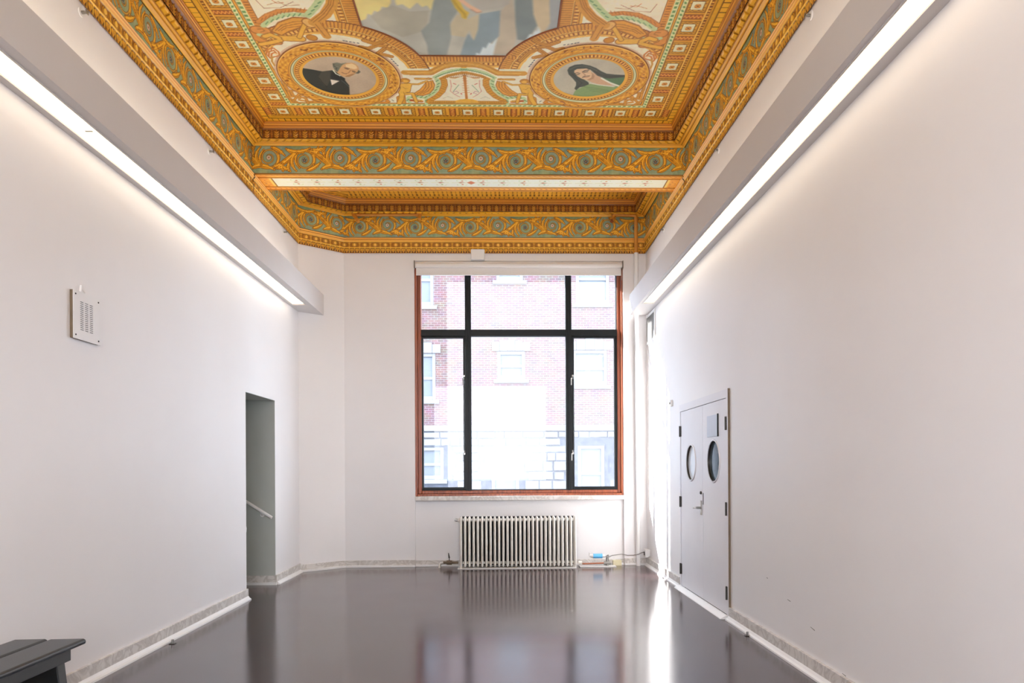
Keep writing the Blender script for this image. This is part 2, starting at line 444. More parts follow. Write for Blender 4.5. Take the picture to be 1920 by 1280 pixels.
ART_LADY = [
('P',(138,158,110),0,[(1.074,0.612),(1.083,0.709),(1.097,0.75),(1.152,0.81),(1.223,0.869),(1.317,0.841),(1.467,0.808),(1.552,0.947),(1.546,0.618),(1.301,0.59)]),
('P',(90,120,88),0,[(1.328,0.977),(1.567,1.036),(1.58,0.925),(1.511,0.832),(1.409,0.911)]),
('P',(212,168,142),0,[(1.171,0.953),(1.238,0.897),(1.302,0.864),(1.45,0.836),(1.399,0.9),(1.33,0.966),(1.281,1.021),(1.226,1.085),(1.224,1.009),(1.195,0.953)]),
('S',(232,222,220),0.0221,[(1.323,0.972),(1.412,0.894),(1.511,0.832)]),
('S',(225,215,210),0.0093,[(1.221,0.883),(1.303,0.852),(1.458,0.825)]),
('P',(72,74,68),0,[(0.977,1.114),(0.991,1.167),(1.039,1.207),(1.106,1.219),(1.183,1.195),(1.246,1.154),(1.299,1.101),(1.358,1.057),(1.437,1.042),(1.567,1.034),(1.567,1.001),(1.4,0.969),(1.34,0.98),(1.275,1.019),(1.226,1.085),(1.192,1.128),(1.117,1.124),(1.059,1.124),(1.058,1.072),(1.094,1.007),(1.154,0.95),(1.202,0.897),(1.213,0.86),(1.169,0.822),(1.128,0.801),(1.098,0.747),(1.078,0.774),(1.088,0.838),(1.082,0.895),(1.039,0.973),(0.996,1.039)]),
('P',(224,184,154),0,[(1.044,1.109),(1.069,1.136),(1.155,1.146),(1.193,1.117),(1.23,1.053),(1.248,1.009),(1.244,0.965),(1.214,0.94),(1.173,0.939),(1.129,0.963),(1.083,1.007),(1.046,1.072)]),
('P',(188,140,112),0,[(1.203,1.085),(1.234,1.047),(1.249,1.009),(1.244,0.963),(1.215,0.939),(1.179,0.939),(1.221,0.987),(1.221,1.042)]),
('S',(50,40,36),0.0085,[(1.053,1.057),(1.076,1.068),(1.102,1.058)]),
('S',(50,40,36),0.0102,[(1.126,1.086),(1.147,1.11),(1.18,1.117)]),
('S',(60,48,42),0.0102,[(1.065,1.033),(1.096,1.038)]),
('S',(60,48,42),0.0102,[(1.139,1.078),(1.172,1.089)]),
('S',(166,110,86),0.0059,[(1.122,1.079),(1.158,1.028),(1.137,1.001)]),
('S',(66,46,38),0.0076,[(1.134,0.983),(1.159,1.008),(1.2,1.017)]),
('S',(158,78,68),0.0059,[(1.151,0.989),(1.173,0.986),(1.197,1)]),
('S',(96,118,80),0.0051,[(1.169,0.814),(1.276,0.788),(1.421,0.749)]),
('S',(96,118,80),0.0051,[(1.201,0.777),(1.308,0.752),(1.452,0.728)]),
('S',(96,118,80),0.0051,[(1.233,0.74),(1.34,0.715),(1.483,0.707)]),
('S',(104,106,98),0.0076,[(1.001,1.125),(1.048,1.173),(1.121,1.19),(1.187,1.165),(1.258,1.107)]),
('S',(48,50,46),0.0059,[(1.031,1.05),(1.089,0.952),(1.143,0.885),(1.104,0.803)]),
('S',(48,50,46),0.0059,[(1.236,1.096),(1.303,1.032),(1.395,1.006),(1.511,1.019)]),
]
ART_SKY = [
('P',(228,204,142),0,[(-0.861,2.18),(-0.531,2.185),(-0.54,2.093),(-0.574,2.029),(-0.622,2.045),(-0.656,1.956),(-0.689,1.996),(-0.726,1.93),(-0.752,1.954),(-0.78,1.879),(-0.838,1.845),(-0.866,1.961)]),
('P',(218,198,146),0,[(-0.507,2.216),(-0.15,2.221),(-0.18,2.099),(-0.224,2.003),(-0.253,2.066),(-0.295,2.042),(-0.327,2.104),(-0.397,2.016),(-0.449,2.079),(-0.5,2.062)]),
('P',(170,160,152),0,[(-0.734,1.913),(-0.627,2.013),(-0.53,2.062),(-0.401,1.984),(-0.239,2.003),(-0.279,1.802),(-0.352,1.696),(-0.509,1.622),(-0.67,1.744)]),
('P',(142,144,148),0,[(-0.17,2.221),(-0.054,2.223),(-0.009,1.99),(-0.08,1.84),(-0.084,1.629),(-0.149,1.323),(-0.31,1.321),(-0.308,1.514),(-0.34,1.714),(-0.255,1.837),(-0.225,1.987)]),
('P',(190,172,152),0,[(-0.011,1.957),(0.077,1.893),(0.171,1.96),(0.154,1.757),(0.111,1.576),(0.081,1.738),(0.034,1.63),(-0.082,1.656),(-0.082,1.805)]),
('P',(136,146,160),0,[(0.171,1.96),(0.353,2.012),(0.343,1.671),(0.211,1.465),(0.13,1.327),(-0.028,1.325),(0.031,1.575),(0.068,1.685),(0.111,1.576),(0.154,1.739)]),
('P',(186,168,156),0,[(0.343,1.996),(0.44,2.17),(0.49,1.727),(0.453,1.371),(0.265,1.369),(0.332,1.653)]),
('P',(126,131,137),0,[(0.459,2.231),(0.594,2.233),(0.614,2),(0.665,1.834),(0.579,1.583),(0.493,1.601),(0.471,1.848)]),
('P',(200,176,152),0,[(0.599,2.233),(0.73,2.235),(0.765,1.853),(0.704,1.659),(0.654,1.817),(0.616,1.967)]),
('P',(160,158,166),0,[(0.73,2.235),(0.875,2.238),(0.87,1.715),(0.756,1.677),(0.765,1.853)]),
('P',(214,218,232),0,[(0.703,1.677),(0.558,1.574),(0.602,1.693),(0.619,1.666),(0.647,1.747),(0.659,1.712),(0.67,1.8)]),
('P',(214,218,232),0,[(0.276,1.339),(0.119,1.327),(0.127,1.396),(0.154,1.367),(0.19,1.493),(0.211,1.455),(0.245,1.56),(0.267,1.523),(0.316,1.625)]),
('P',(202,166,66),0,[(-0.065,2.193),(-0.026,2.038),(0.014,1.958),(0.022,1.908),(0.056,1.884),(0.085,1.975),(0.043,2.023),(-0.002,2.194)]),
('S',(160,120,40),0.0102,[(-0.035,2.132),(0.003,2.038),(0.049,1.958),(0.052,1.909)]),
('S',(216,172,150),0.0407,[(-0.008,2.178),(0.094,2.056),(0.167,1.996)]),
('S',(170,120,100),0.0085,[(0.102,2.021),(0.151,1.976),(0.187,1.99)]),
('P',(176,166,164),0,[(0.053,2.225),(0.439,2.231),(0.412,2.092),(0.343,2.044),(0.192,2.001),(0.134,2.056)]),
]
ART_MIR = [
('S',(214,150,60),0.0833,[(-0.559,1.042),(-0.317,1.045),(-0.26,1.099),(-0.19,1.156),(-0.094,1.191),(0.032,1.206)]),
('S',(166,98,38),0.0049,[(-0.514,1.082),(-0.311,1.085),(-0.253,1.138),(-0.185,1.194),(-0.089,1.229),(0.034,1.244)]),
('S',(240,200,120),0.0049,[(-0.54,1.042),(-0.315,1.045),(-0.256,1.099),(-0.187,1.156),(-0.092,1.191),(0.032,1.206)]),
('S',(166,98,38),0.0049,[(-0.522,0.998),(-0.319,1.001),(-0.26,1.055),(-0.191,1.113),(-0.095,1.149),(0.03,1.163)]),
('S',(236,226,210),0.0333,[(-0.561,1.097),(-0.345,1.1)]),
('S',(196,204,160),0.0431,[(-0.289,0.961),(-0.198,1.047),(-0.1,1.092),(0.023,1.111)]),
('S',(104,148,100),0.0097,[(-0.282,0.955),(-0.266,0.977)]),
('S',(104,148,100),0.0097,[(-0.259,0.974),(-0.242,0.995)]),
('S',(104,148,100),0.0097,[(-0.235,0.991),(-0.219,1.012)]),
('S',(104,148,100),0.0097,[(-0.212,1.006),(-0.196,1.028)]),
('S',(104,148,100),0.0097,[(-0.189,1.021),(-0.173,1.042)]),
('S',(104,148,100),0.0097,[(-0.166,1.034),(-0.15,1.055)]),
('S',(104,148,100),0.0097,[(-0.143,1.045),(-0.128,1.067)]),
('S',(104,148,100),0.0097,[(-0.121,1.056),(-0.105,1.077)]),
('S',(104,148,100),0.0097,[(-0.098,1.065),(-0.083,1.086)]),
('S',(104,148,100),0.0097,[(-0.076,1.072),(-0.061,1.094)]),
('S',(104,148,100),0.0097,[(-0.054,1.079),(-0.039,1.1)]),
('S',(104,148,100),0.0097,[(-0.032,1.084),(-0.017,1.105)]),
('S',(104,148,100),0.0097,[(-0.01,1.088),(0.005,1.109)]),
('S',(104,148,100),0.0097,[(0.012,1.091),(0.027,1.112)]),
('S',(166,98,38),0.0042,[(-0.241,0.934),(-0.153,1.012),(-0.056,1.053),(0.021,1.07)]),
('S',(206,140,48),0.0417,[(-0.231,0.934),(-0.155,0.994),(-0.057,1.034),(0.02,1.05)]),
('S',(166,98,38),0.0049,[(-0.204,0.978),(-0.202,0.942)]),
('S',(166,98,38),0.0049,[(-0.185,0.984),(-0.183,0.948)]),
('S',(166,98,38),0.0049,[(-0.166,0.989),(-0.164,0.953)]),
('S',(166,98,38),0.0049,[(-0.148,0.995),(-0.146,0.959)]),
('S',(166,98,38),0.0049,[(-0.129,1.001),(-0.127,0.965)]),
('S',(166,98,38),0.0049,[(-0.111,1.006),(-0.108,0.97)]),
('S',(166,98,38),0.0049,[(-0.092,1.012),(-0.09,0.976)]),
('S',(166,98,38),0.0049,[(-0.074,1.018),(-0.071,0.982)]),
('S',(166,98,38),0.0049,[(-0.055,1.023),(-0.053,0.987)]),
('S',(166,98,38),0.0049,[(-0.037,1.029),(-0.034,0.993)]),
('S',(166,98,38),0.0049,[(-0.019,1.034),(-0.016,0.999)]),
('S',(166,98,38),0.0049,[(0,1.04),(0.003,1.004)]),
('S',(166,98,38),0.0049,[(0.018,1.046),(0.021,1.01)]),
('S',(196,204,160),0.0486,[(-0.27,0.924),(-0.258,0.841),(-0.287,0.736),(-0.345,0.638),(-0.418,0.567),(-0.496,0.591),(-0.579,0.575)]),
('S',(196,204,160),0.0347,[(-0.59,0.565),(-0.603,0.503),(-0.582,0.468)]),
('S',(196,204,160),0.0347,[(-0.409,0.557),(-0.42,0.444)]),
('S',(104,148,100),0.0111,[(-0.281,0.884),(-0.259,0.91)]),
('S',(104,148,100),0.0111,[(-0.274,0.828),(-0.251,0.854)]),
('S',(104,148,100),0.0111,[(-0.286,0.771),(-0.263,0.798)]),
('S',(104,148,100),0.0111,[(-0.309,0.713),(-0.285,0.74)]),
('S',(104,148,100),0.0111,[(-0.339,0.654),(-0.315,0.682)]),
('S',(104,148,100),0.0111,[(-0.378,0.613),(-0.354,0.642)]),
('S',(104,148,100),0.0111,[(-0.423,0.568),(-0.399,0.596)]),
('S',(104,148,100),0.0111,[(-0.468,0.567),(-0.444,0.596)]),
('S',(104,148,100),0.0111,[(-0.513,0.58),(-0.488,0.608)]),
('S',(104,148,100),0.0111,[(-0.559,0.569),(-0.535,0.597)]),
('S',(104,148,100),0.0111,[(-0.424,0.502),(-0.4,0.531)]),
('S',(104,148,100),0.0111,[(-0.612,0.509),(-0.587,0.538)]),
('S',(166,98,38),0.0639,[(-0.204,0.916),(-0.203,0.823),(-0.238,0.698),(-0.296,0.599),(-0.377,0.517)]),
('S',(214,148,48),0.0542,[(-0.204,0.916),(-0.203,0.823),(-0.238,0.698),(-0.296,0.599),(-0.377,0.517)]),
('S',(166,98,38),0.0056,[(-0.221,0.909),(-0.189,0.887)]),
('S',(166,98,38),0.0056,[(-0.22,0.872),(-0.188,0.85)]),
('S',(166,98,38),0.0056,[(-0.222,0.834),(-0.19,0.812)]),
('S',(166,98,38),0.0056,[(-0.229,0.796),(-0.198,0.774)]),
('S',(166,98,38),0.0056,[(-0.24,0.758),(-0.208,0.735)]),
('S',(166,98,38),0.0056,[(-0.253,0.715),(-0.221,0.692)]),
('S',(166,98,38),0.0056,[(-0.274,0.675),(-0.242,0.652)]),
('S',(166,98,38),0.0056,[(-0.297,0.635),(-0.265,0.612)]),
('S',(166,98,38),0.0056,[(-0.323,0.6),(-0.291,0.577)]),
('S',(166,98,38),0.0056,[(-0.354,0.57),(-0.321,0.546)]),
('S',(166,98,38),0.0056,[(-0.382,0.539),(-0.35,0.515)]),
('S',(166,98,38),0.05,[(-0.396,0.483),(-0.001,0.489)]),
('S',(216,158,60),0.0403,[(-0.396,0.483),(-0.001,0.489)]),
('S',(166,98,38),0.0049,[(-0.379,0.501),(-0.377,0.465)]),
('S',(166,98,38),0.0049,[(-0.36,0.501),(-0.358,0.465)]),
('S',(166,98,38),0.0049,[(-0.342,0.502),(-0.34,0.466)]),
('S',(166,98,38),0.0049,[(-0.323,0.502),(-0.321,0.466)]),
('S',(166,98,38),0.0049,[(-0.305,0.502),(-0.303,0.466)]),
('S',(166,98,38),0.0049,[(-0.286,0.502),(-0.284,0.466)]),
('S',(166,98,38),0.0049,[(-0.268,0.503),(-0.266,0.467)]),
('S',(166,98,38),0.0049,[(-0.25,0.503),(-0.247,0.467)]),
('S',(166,98,38),0.0049,[(-0.231,0.503),(-0.229,0.467)]),
('S',(166,98,38),0.0049,[(-0.213,0.503),(-0.21,0.467)]),
('S',(166,98,38),0.0049,[(-0.194,0.504),(-0.192,0.468)]),
('S',(166,98,38),0.0049,[(-0.176,0.504),(-0.173,0.468)]),
('S',(166,98,38),0.0049,[(-0.158,0.504),(-0.155,0.468)]),
('S',(166,98,38),0.0049,[(-0.139,0.504),(-0.136,0.468)]),
('S',(166,98,38),0.0049,[(-0.121,0.505),(-0.118,0.469)]),
('S',(166,98,38),0.0049,[(-0.102,0.505),(-0.099,0.469)]),
('P',(232,176,74),0,[(-0.12,0.469),(-0.117,0.51),(-0.064,0.541),(0.002,0.552),(0.003,0.46)]),
('P',(166,98,38),0,[(-0.382,0.875),(-0.31,0.91),(-0.296,0.822),(-0.315,0.736),(-0.367,0.645),(-0.434,0.605),(-0.514,0.614),(-0.526,0.655),(-0.458,0.732),(-0.418,0.801)]),
('P',(226,156,64),0,[(-0.377,0.868),(-0.317,0.896),(-0.304,0.822),(-0.321,0.745),(-0.37,0.657),(-0.433,0.619),(-0.507,0.628),(-0.518,0.655),(-0.454,0.724),(-0.414,0.8)]),
('S',(160,84,34),0.0062,[(-0.383,0.858),(-0.391,0.783),(-0.429,0.705),(-0.495,0.646)]),
('S',(160,84,34),0.0062,[(-0.356,0.867),(-0.361,0.783),(-0.402,0.706),(-0.465,0.646)]),
('S',(160,84,34),0.0062,[(-0.329,0.876),(-0.332,0.784),(-0.375,0.706),(-0.435,0.646)]),
('P',(166,98,38),0,[(-0.692,0.923),(-0.626,0.933),(-0.616,0.846),(-0.664,0.864)]),
('P',(232,176,74),0,[(-0.686,0.919),(-0.629,0.925),(-0.622,0.851),(-0.661,0.871)]),
('P',(166,98,38),0,[(-0.709,0.583),(-0.674,0.613),(-0.615,0.604),(-0.626,0.441),(-0.725,0.434)]),
('P',(220,150,54),0,[(-0.704,0.577),(-0.673,0.604),(-0.622,0.594),(-0.631,0.446),(-0.718,0.443)]),
('S',(190,96,44),0.0417,[(-0.566,0.514),(-0.466,0.495)]),
('S',(232,176,74),0.0319,[(-0.505,0.51),(-0.465,0.507)]),
('S',(166,98,38),0.0049,[(-0.493,0.53),(-0.464,0.515),(-0.482,0.49),(-0.501,0.505)]),
('S',(166,98,38),0.0292,[(-0.547,0.833),(-0.459,0.831),(-0.37,0.891)]),
('S',(166,98,38),0.0306,[(-0.625,0.829),(-0.679,0.741),(-0.709,0.666)]),
('S',(166,98,38),0.0431,[(-0.616,0.639),(-0.537,0.65),(-0.517,0.484)]),
('S',(166,98,38),0.0569,[(-0.643,0.644),(-0.664,0.543),(-0.699,0.45)]),
('P',(166,98,38),0,[(-0.631,0.845),(-0.539,0.858),(-0.521,0.824),(-0.542,0.742),(-0.555,0.676),(-0.604,0.654),(-0.671,0.604),(-0.681,0.671),(-0.656,0.731)]),
('P',(232,176,74),0,[(-0.624,0.836),(-0.545,0.847),(-0.528,0.819),(-0.548,0.742),(-0.56,0.684),(-0.608,0.664),(-0.664,0.616),(-0.675,0.671),(-0.651,0.729)]),
('S',(232,176,74),0.0181,[(-0.547,0.833),(-0.459,0.831),(-0.37,0.891)]),
('S',(232,176,74),0.0194,[(-0.625,0.829),(-0.679,0.741),(-0.709,0.666)]),
('S',(232,176,74),0.0319,[(-0.616,0.639),(-0.537,0.65),(-0.517,0.484)]),
('S',(232,176,74),0.0458,[(-0.643,0.644),(-0.664,0.543),(-0.699,0.45)]),
('S',(166,98,38),0.0903,[(-0.581,0.898),(-0.577,0.898)]),
('S',(206,136,46),0.0806,[(-0.581,0.898),(-0.577,0.898)]),
('S',(232,176,74),0.0483,[(-0.577,0.885),(-0.574,0.883)]),
('S',(166,98,38),0.0042,[(-0.622,0.78),(-0.598,0.742),(-0.567,0.752)]),
('S',(166,98,38),0.0042,[(-0.625,0.683),(-0.615,0.604)]),
('S',(166,98,38),0.0361,[(-0.472,0.933),(-0.371,0.932),(-0.332,0.933)]),
('S',(220,160,66),0.0278,[(-0.472,0.933),(-0.332,0.933)]),
('S',(166,98,38),0.0049,[(-0.371,0.932),(-0.35,0.951),(-0.328,0.933),(-0.353,0.914)]),
('S',(166,98,38),0.0417,[(-0.863,0.53),(-0.819,0.521),(-0.804,0.485),(-0.844,0.459),(-0.904,0.466)]),
('S',(218,140,54),0.0306,[(-0.863,0.53),(-0.819,0.521),(-0.804,0.485),(-0.844,0.459),(-0.904,0.466)]),
('S',(240,220,180),0.0097,[(-0.855,0.505),(-0.835,0.502)]),
('P',(222,150,60),0,[(-0.953,0.509),(-0.93,0.468),(-0.885,0.489),(-0.887,0.448),(-0.956,0.437)]),
('S',(190,120,60),0.0069,[(-0.743,0.622),(-0.776,0.572)]),
('S',(70,90,80),0.0069,[(-0.763,0.522),(-0.747,0.496)]),
('S',(166,98,38),0.0761,[(-1.774,1.692),(-1.779,1.573),(-1.714,1.513),(-1.612,1.522)]),
('S',(218,142,66),0.0582,[(-1.774,1.692),(-1.779,1.573),(-1.714,1.513),(-1.612,1.522)]),
('S',(166,98,38),0.1208,[(-1.743,1.704),(-1.684,1.693)]),
('S',(220,146,76),0.0985,[(-1.743,1.704),(-1.684,1.693)]),
('S',(166,98,38),0.0067,[(-1.732,1.716),(-1.689,1.721),(-1.678,1.693),(-1.718,1.674)]),
('S',(196,204,160),0.0448,[(-1.745,1.633),(-1.655,1.611),(-1.578,1.636)]),
('P',(166,98,38),0,[(-1.633,1.682),(-1.529,1.821),(-1.38,1.896),(-1.264,1.885),(-1.302,1.791),(-1.374,1.726),(-1.468,1.682),(-1.557,1.613)]),
('P',(226,158,64),0,[(-1.614,1.69),(-1.527,1.805),(-1.385,1.878),(-1.278,1.871),(-1.314,1.795),(-1.375,1.744),(-1.471,1.696),(-1.551,1.634)]),
('S',(164,88,36),0.0067,[(-1.588,1.695),(-1.509,1.776),(-1.401,1.823),(-1.31,1.835)]),
('S',(164,88,36),0.0067,[(-1.563,1.695),(-1.495,1.757),(-1.391,1.792),(-1.318,1.804)]),
('S',(164,88,36),0.0067,[(-1.538,1.695),(-1.482,1.738),(-1.381,1.76),(-1.327,1.772)]),
('S',(166,98,38),0.0895,[(-1.592,1.588),(-1.496,1.582),(-1.399,1.579)]),
('S',(232,176,74),0.0716,[(-1.592,1.588),(-1.496,1.582),(-1.399,1.579)]),
('S',(166,98,38),0.0627,[(-1.592,1.588),(-1.648,1.635),(-1.704,1.61)]),
('S',(166,98,38),0.0627,[(-1.589,1.552),(-1.685,1.514),(-1.778,1.488)]),
('S',(166,98,38),0.0501,[(-1.407,1.603),(-1.347,1.721),(-1.308,1.791)]),
('S',(232,176,74),0.0448,[(-1.592,1.588),(-1.648,1.635),(-1.704,1.61)]),
('S',(232,176,74),0.0448,[(-1.589,1.552),(-1.685,1.514),(-1.778,1.488)]),
('S',(232,176,74),0.0358,[(-1.407,1.603),(-1.347,1.721),(-1.308,1.791)]),
('S',(166,98,38),0.0895,[(-1.307,1.6),(-1.295,1.595)]),
('S',(206,136,46),0.0716,[(-1.307,1.6),(-1.295,1.595)]),
('S',(166,98,38),0.1029,[(-1.279,1.825),(-1.261,1.791)]),
('S',(232,180,110),0.0806,[(-1.279,1.825),(-1.261,1.791)]),
('S',(196,204,160),0.0492,[(-1.669,1.762),(-1.58,1.853),(-1.454,1.917),(-1.345,1.927),(-1.256,1.913)]),
('S',(104,148,100),0.009,[(-1.641,1.785),(-1.611,1.822)]),
('S',(104,148,100),0.009,[(-1.584,1.821),(-1.554,1.857)]),
('S',(104,148,100),0.009,[(-1.53,1.851),(-1.5,1.886)]),
('S',(104,148,100),0.009,[(-1.477,1.874),(-1.448,1.909)]),
('S',(104,148,100),0.009,[(-1.427,1.89),(-1.399,1.925)]),
('S',(104,148,100),0.009,[(-1.379,1.9),(-1.351,1.936)]),
('S',(104,148,100),0.009,[(-1.333,1.905),(-1.305,1.94)]),
('S',(104,148,100),0.009,[(-1.288,1.903),(-1.26,1.938)]),
('S',(166,98,38),0.0537,[(-1.691,1.818),(-1.589,1.908),(-1.479,1.968),(-1.355,1.987),(-1.255,1.967)]),
('S',(216,140,70),0.0425,[(-1.691,1.818),(-1.589,1.908),(-1.479,1.968),(-1.355,1.987),(-1.255,1.967)]),
('S',(166,98,38),0.0056,[(-1.665,1.83),(-1.641,1.87)]),
('S',(166,98,38),0.0056,[(-1.625,1.854),(-1.602,1.894)]),
('S',(166,98,38),0.0056,[(-1.586,1.876),(-1.563,1.915)]),
('S',(166,98,38),0.0056,[(-1.548,1.895),(-1.526,1.935)]),
('S',(166,98,38),0.0056,[(-1.511,1.912),(-1.489,1.952)]),
('S',(166,98,38),0.0056,[(-1.475,1.928),(-1.453,1.967)]),
('S',(166,98,38),0.0056,[(-1.439,1.941),(-1.417,1.98)]),
('S',(166,98,38),0.0056,[(-1.404,1.952),(-1.383,1.991)]),
('S',(166,98,38),0.0056,[(-1.37,1.961),(-1.349,1.999)]),
('S',(166,98,38),0.0056,[(-1.337,1.968),(-1.316,2.006)]),
('S',(166,98,38),0.0056,[(-1.304,1.973),(-1.283,2.011)]),
('S',(166,98,38),0.0056,[(-1.271,1.976),(-1.251,2.014)]),
('S',(196,204,160),0.0671,[(-1.256,1.913),(-1.16,2.032),(-1.078,2.156)]),
('S',(104,148,100),0.0112,[(-1.248,1.92),(-1.22,1.942)]),
('S',(104,148,100),0.0112,[(-1.208,1.972),(-1.18,1.994)]),
('S',(104,148,100),0.0112,[(-1.169,2.023),(-1.141,2.045)]),
('S',(104,148,100),0.0112,[(-1.13,2.074),(-1.103,2.095)]),
('S',(104,148,100),0.0112,[(-1.092,2.124),(-1.066,2.144)]),
('S',(216,150,66),0.0985,[(-1.228,1.814),(-1.107,1.926),(-1.025,2.055),(-0.984,2.178)]),
('S',(166,98,38),0.0067,[(-1.246,1.838),(-1.132,1.95),(-1.053,2.054),(-1.012,2.177)]),
('S',(166,98,38),0.0067,[(-1.232,1.82),(-1.117,1.935),(-1.035,2.055),(-0.994,2.177)]),
('S',(166,98,38),0.0067,[(-1.216,1.798),(-1.1,1.918),(-1.014,2.055),(-0.974,2.178)]),
('S',(216,150,66),0.0761,[(-1.2,1.792),(-1.166,1.618)]),
('S',(166,98,38),0.0067,[(-1.22,1.792),(-1.18,1.618)]),
('S',(166,98,38),0.0067,[(-1.174,1.815),(-1.135,1.631)]),
('S',(150,110,90),0.0056,[(-1.616,2.107),(-1.585,2.004),(-1.453,2.011),(-1.326,2.091)]),
('S',(170,130,90),0.0056,[(-1.546,2.047),(-1.442,2.09),(-1.393,2.037),(-1.285,2.051)]),
('S',(190,120,80),0.0067,[(-1.488,2.109),(-1.461,2.069),(-1.406,2.08)]),
('S',(206,120,50),0.0157,[(-1.777,1.335),(-1.745,1.413),(-1.682,1.431),(-1.656,1.376),(-1.663,1.324)]),
('S',(206,120,50),0.0157,[(-1.763,1.31),(-1.74,1.375),(-1.693,1.396),(-1.681,1.35)]),
('S',(206,120,50),0.0157,[(-1.745,1.297),(-1.726,1.344),(-1.698,1.36)]),
('S',(206,120,50),0.0157,[(-1.774,1.322),(-1.761,1.27),(-1.718,1.292),(-1.676,1.311)]),
('S',(240,200,160),0.0224,[(-1.694,1.344),(-1.686,1.334)]),
('S',(206,150,70),0.0179,[(-1.738,1.297),(-1.763,1.217),(-1.761,1.149)]),
('S',(190,110,60),0.009,[(-1.715,1.396),(-1.69,1.451)]),
('S',(166,98,38),0.0291,[(-1.741,0.937),(-1.738,0.788),(-1.669,0.697)]),
('S',(222,156,66),0.0201,[(-1.741,0.937),(-1.738,0.788),(-1.669,0.697)]),
('S',(166,98,38),0.0291,[(-1.767,0.742),(-1.777,0.568),(-1.646,0.602)]),
('S',(222,156,66),0.0201,[(-1.767,0.742),(-1.777,0.568),(-1.646,0.602)]),
('S',(166,98,38),0.0291,[(-1.78,0.47),(-1.67,0.634),(-1.573,0.698)]),
('S',(222,156,66),0.0201,[(-1.78,0.47),(-1.67,0.634),(-1.573,0.698)]),
('S',(166,98,38),0.0291,[(-1.705,0.504),(-1.616,0.472),(-1.48,0.491)]),
('S',(222,156,66),0.0201,[(-1.705,0.504),(-1.616,0.472),(-1.48,0.491)]),
('S',(166,98,38),0.0291,[(-1.623,0.57),(-1.525,0.572),(-1.492,0.507)]),
('S',(222,156,66),0.0201,[(-1.623,0.57),(-1.525,0.572),(-1.492,0.507)]),
('S',(166,98,38),0.0291,[(-1.568,0.466),(-1.426,0.442),(-1.31,0.443)]),
('S',(222,156,66),0.0201,[(-1.568,0.466),(-1.426,0.442),(-1.31,0.443)]),
('S',(166,98,38),0.0336,[(-1.61,0.619),(-1.653,0.697),(-1.717,0.696)]),
('S',(228,164,74),0.0224,[(-1.61,0.619),(-1.653,0.697),(-1.717,0.696)]),
('S',(170,100,44),0.0045,[(-1.61,0.619),(-1.653,0.697),(-1.717,0.696)]),
('S',(166,98,38),0.0336,[(-1.696,0.537),(-1.743,0.601),(-1.741,0.696)]),
('S',(228,164,74),0.0224,[(-1.696,0.537),(-1.743,0.601),(-1.741,0.696)]),
('S',(170,100,44),0.0045,[(-1.696,0.537),(-1.743,0.601),(-1.741,0.696)]),
('S',(166,98,38),0.0336,[(-1.633,0.439),(-1.631,0.538),(-1.688,0.57)]),
('S',(228,164,74),0.0224,[(-1.633,0.439),(-1.631,0.538),(-1.688,0.57)]),
('S',(170,100,44),0.0045,[(-1.633,0.439),(-1.631,0.538),(-1.688,0.57)]),
('S',(166,98,38),0.0336,[(-1.533,0.539),(-1.452,0.605),(-1.39,0.525)]),
('S',(228,164,74),0.0224,[(-1.533,0.539),(-1.452,0.605),(-1.39,0.525)]),
('S',(170,100,44),0.0045,[(-1.533,0.539),(-1.452,0.605),(-1.39,0.525)]),
('S',(166,98,38),0.0336,[(-1.759,0.878),(-1.771,0.757),(-1.765,0.695)]),
('S',(228,164,74),0.0224,[(-1.759,0.878),(-1.771,0.757),(-1.765,0.695)]),
('S',(170,100,44),0.0045,[(-1.759,0.878),(-1.771,0.757),(-1.765,0.695)]),
('S',(166,98,38),0.0336,[(-1.817,0.568),(-1.771,0.503),(-1.723,0.438)]),
('S',(228,164,74),0.0224,[(-1.817,0.568),(-1.771,0.503),(-1.723,0.438)]),
('S',(170,100,44),0.0045,[(-1.817,0.568),(-1.771,0.503),(-1.723,0.438)]),
('S',(166,98,38),0.0403,[(-1.602,0.619),(-1.525,0.572),(-1.478,0.533),(-1.513,0.49),(-1.556,0.513)]),
('S',(222,152,62),0.0291,[(-1.602,0.619),(-1.525,0.572),(-1.478,0.533),(-1.513,0.49),(-1.556,0.513)]),
('S',(166,98,38),0.0492,[(-0.902,1.463),(-0.835,1.439),(-0.755,1.49),(-0.685,1.479)]),
('S',(216,150,60),0.0336,[(-0.902,1.463),(-0.835,1.439),(-0.755,1.49),(-0.685,1.479)]),
('S',(166,98,38),0.0067,[(-0.902,1.463),(-0.835,1.439),(-0.755,1.49),(-0.685,1.479)]),
('S',(166,98,38),0.0492,[(-0.691,1.441),(-0.762,1.363),(-0.653,1.313)]),
('S',(216,150,60),0.0336,[(-0.691,1.441),(-0.762,1.363),(-0.653,1.313)]),
('S',(166,98,38),0.0067,[(-0.691,1.441),(-0.762,1.363),(-0.653,1.313)]),
('S',(166,98,38),0.0492,[(-0.855,1.563),(-0.779,1.515),(-0.69,1.541),(-0.64,1.59)]),
('S',(216,150,60),0.0336,[(-0.855,1.563),(-0.779,1.515),(-0.69,1.541),(-0.64,1.59)]),
('S',(166,98,38),0.0067,[(-0.855,1.563),(-0.779,1.515),(-0.69,1.541),(-0.64,1.59)]),
('S',(166,98,38),0.0492,[(-0.662,1.441),(-0.598,1.391),(-0.527,1.261)]),
('S',(216,150,60),0.0336,[(-0.662,1.441),(-0.598,1.391),(-0.527,1.261)]),
('S',(166,98,38),0.0067,[(-0.662,1.441),(-0.598,1.391),(-0.527,1.261)]),
('S',(70,70,80),0.0112,[(-1.039,1.56),(-1.029,1.555)]),
('S',(70,70,80),0.0112,[(-1.013,1.551),(-1.003,1.546)]),
('S',(70,70,80),0.0112,[(-0.984,1.541),(-0.973,1.537)]),
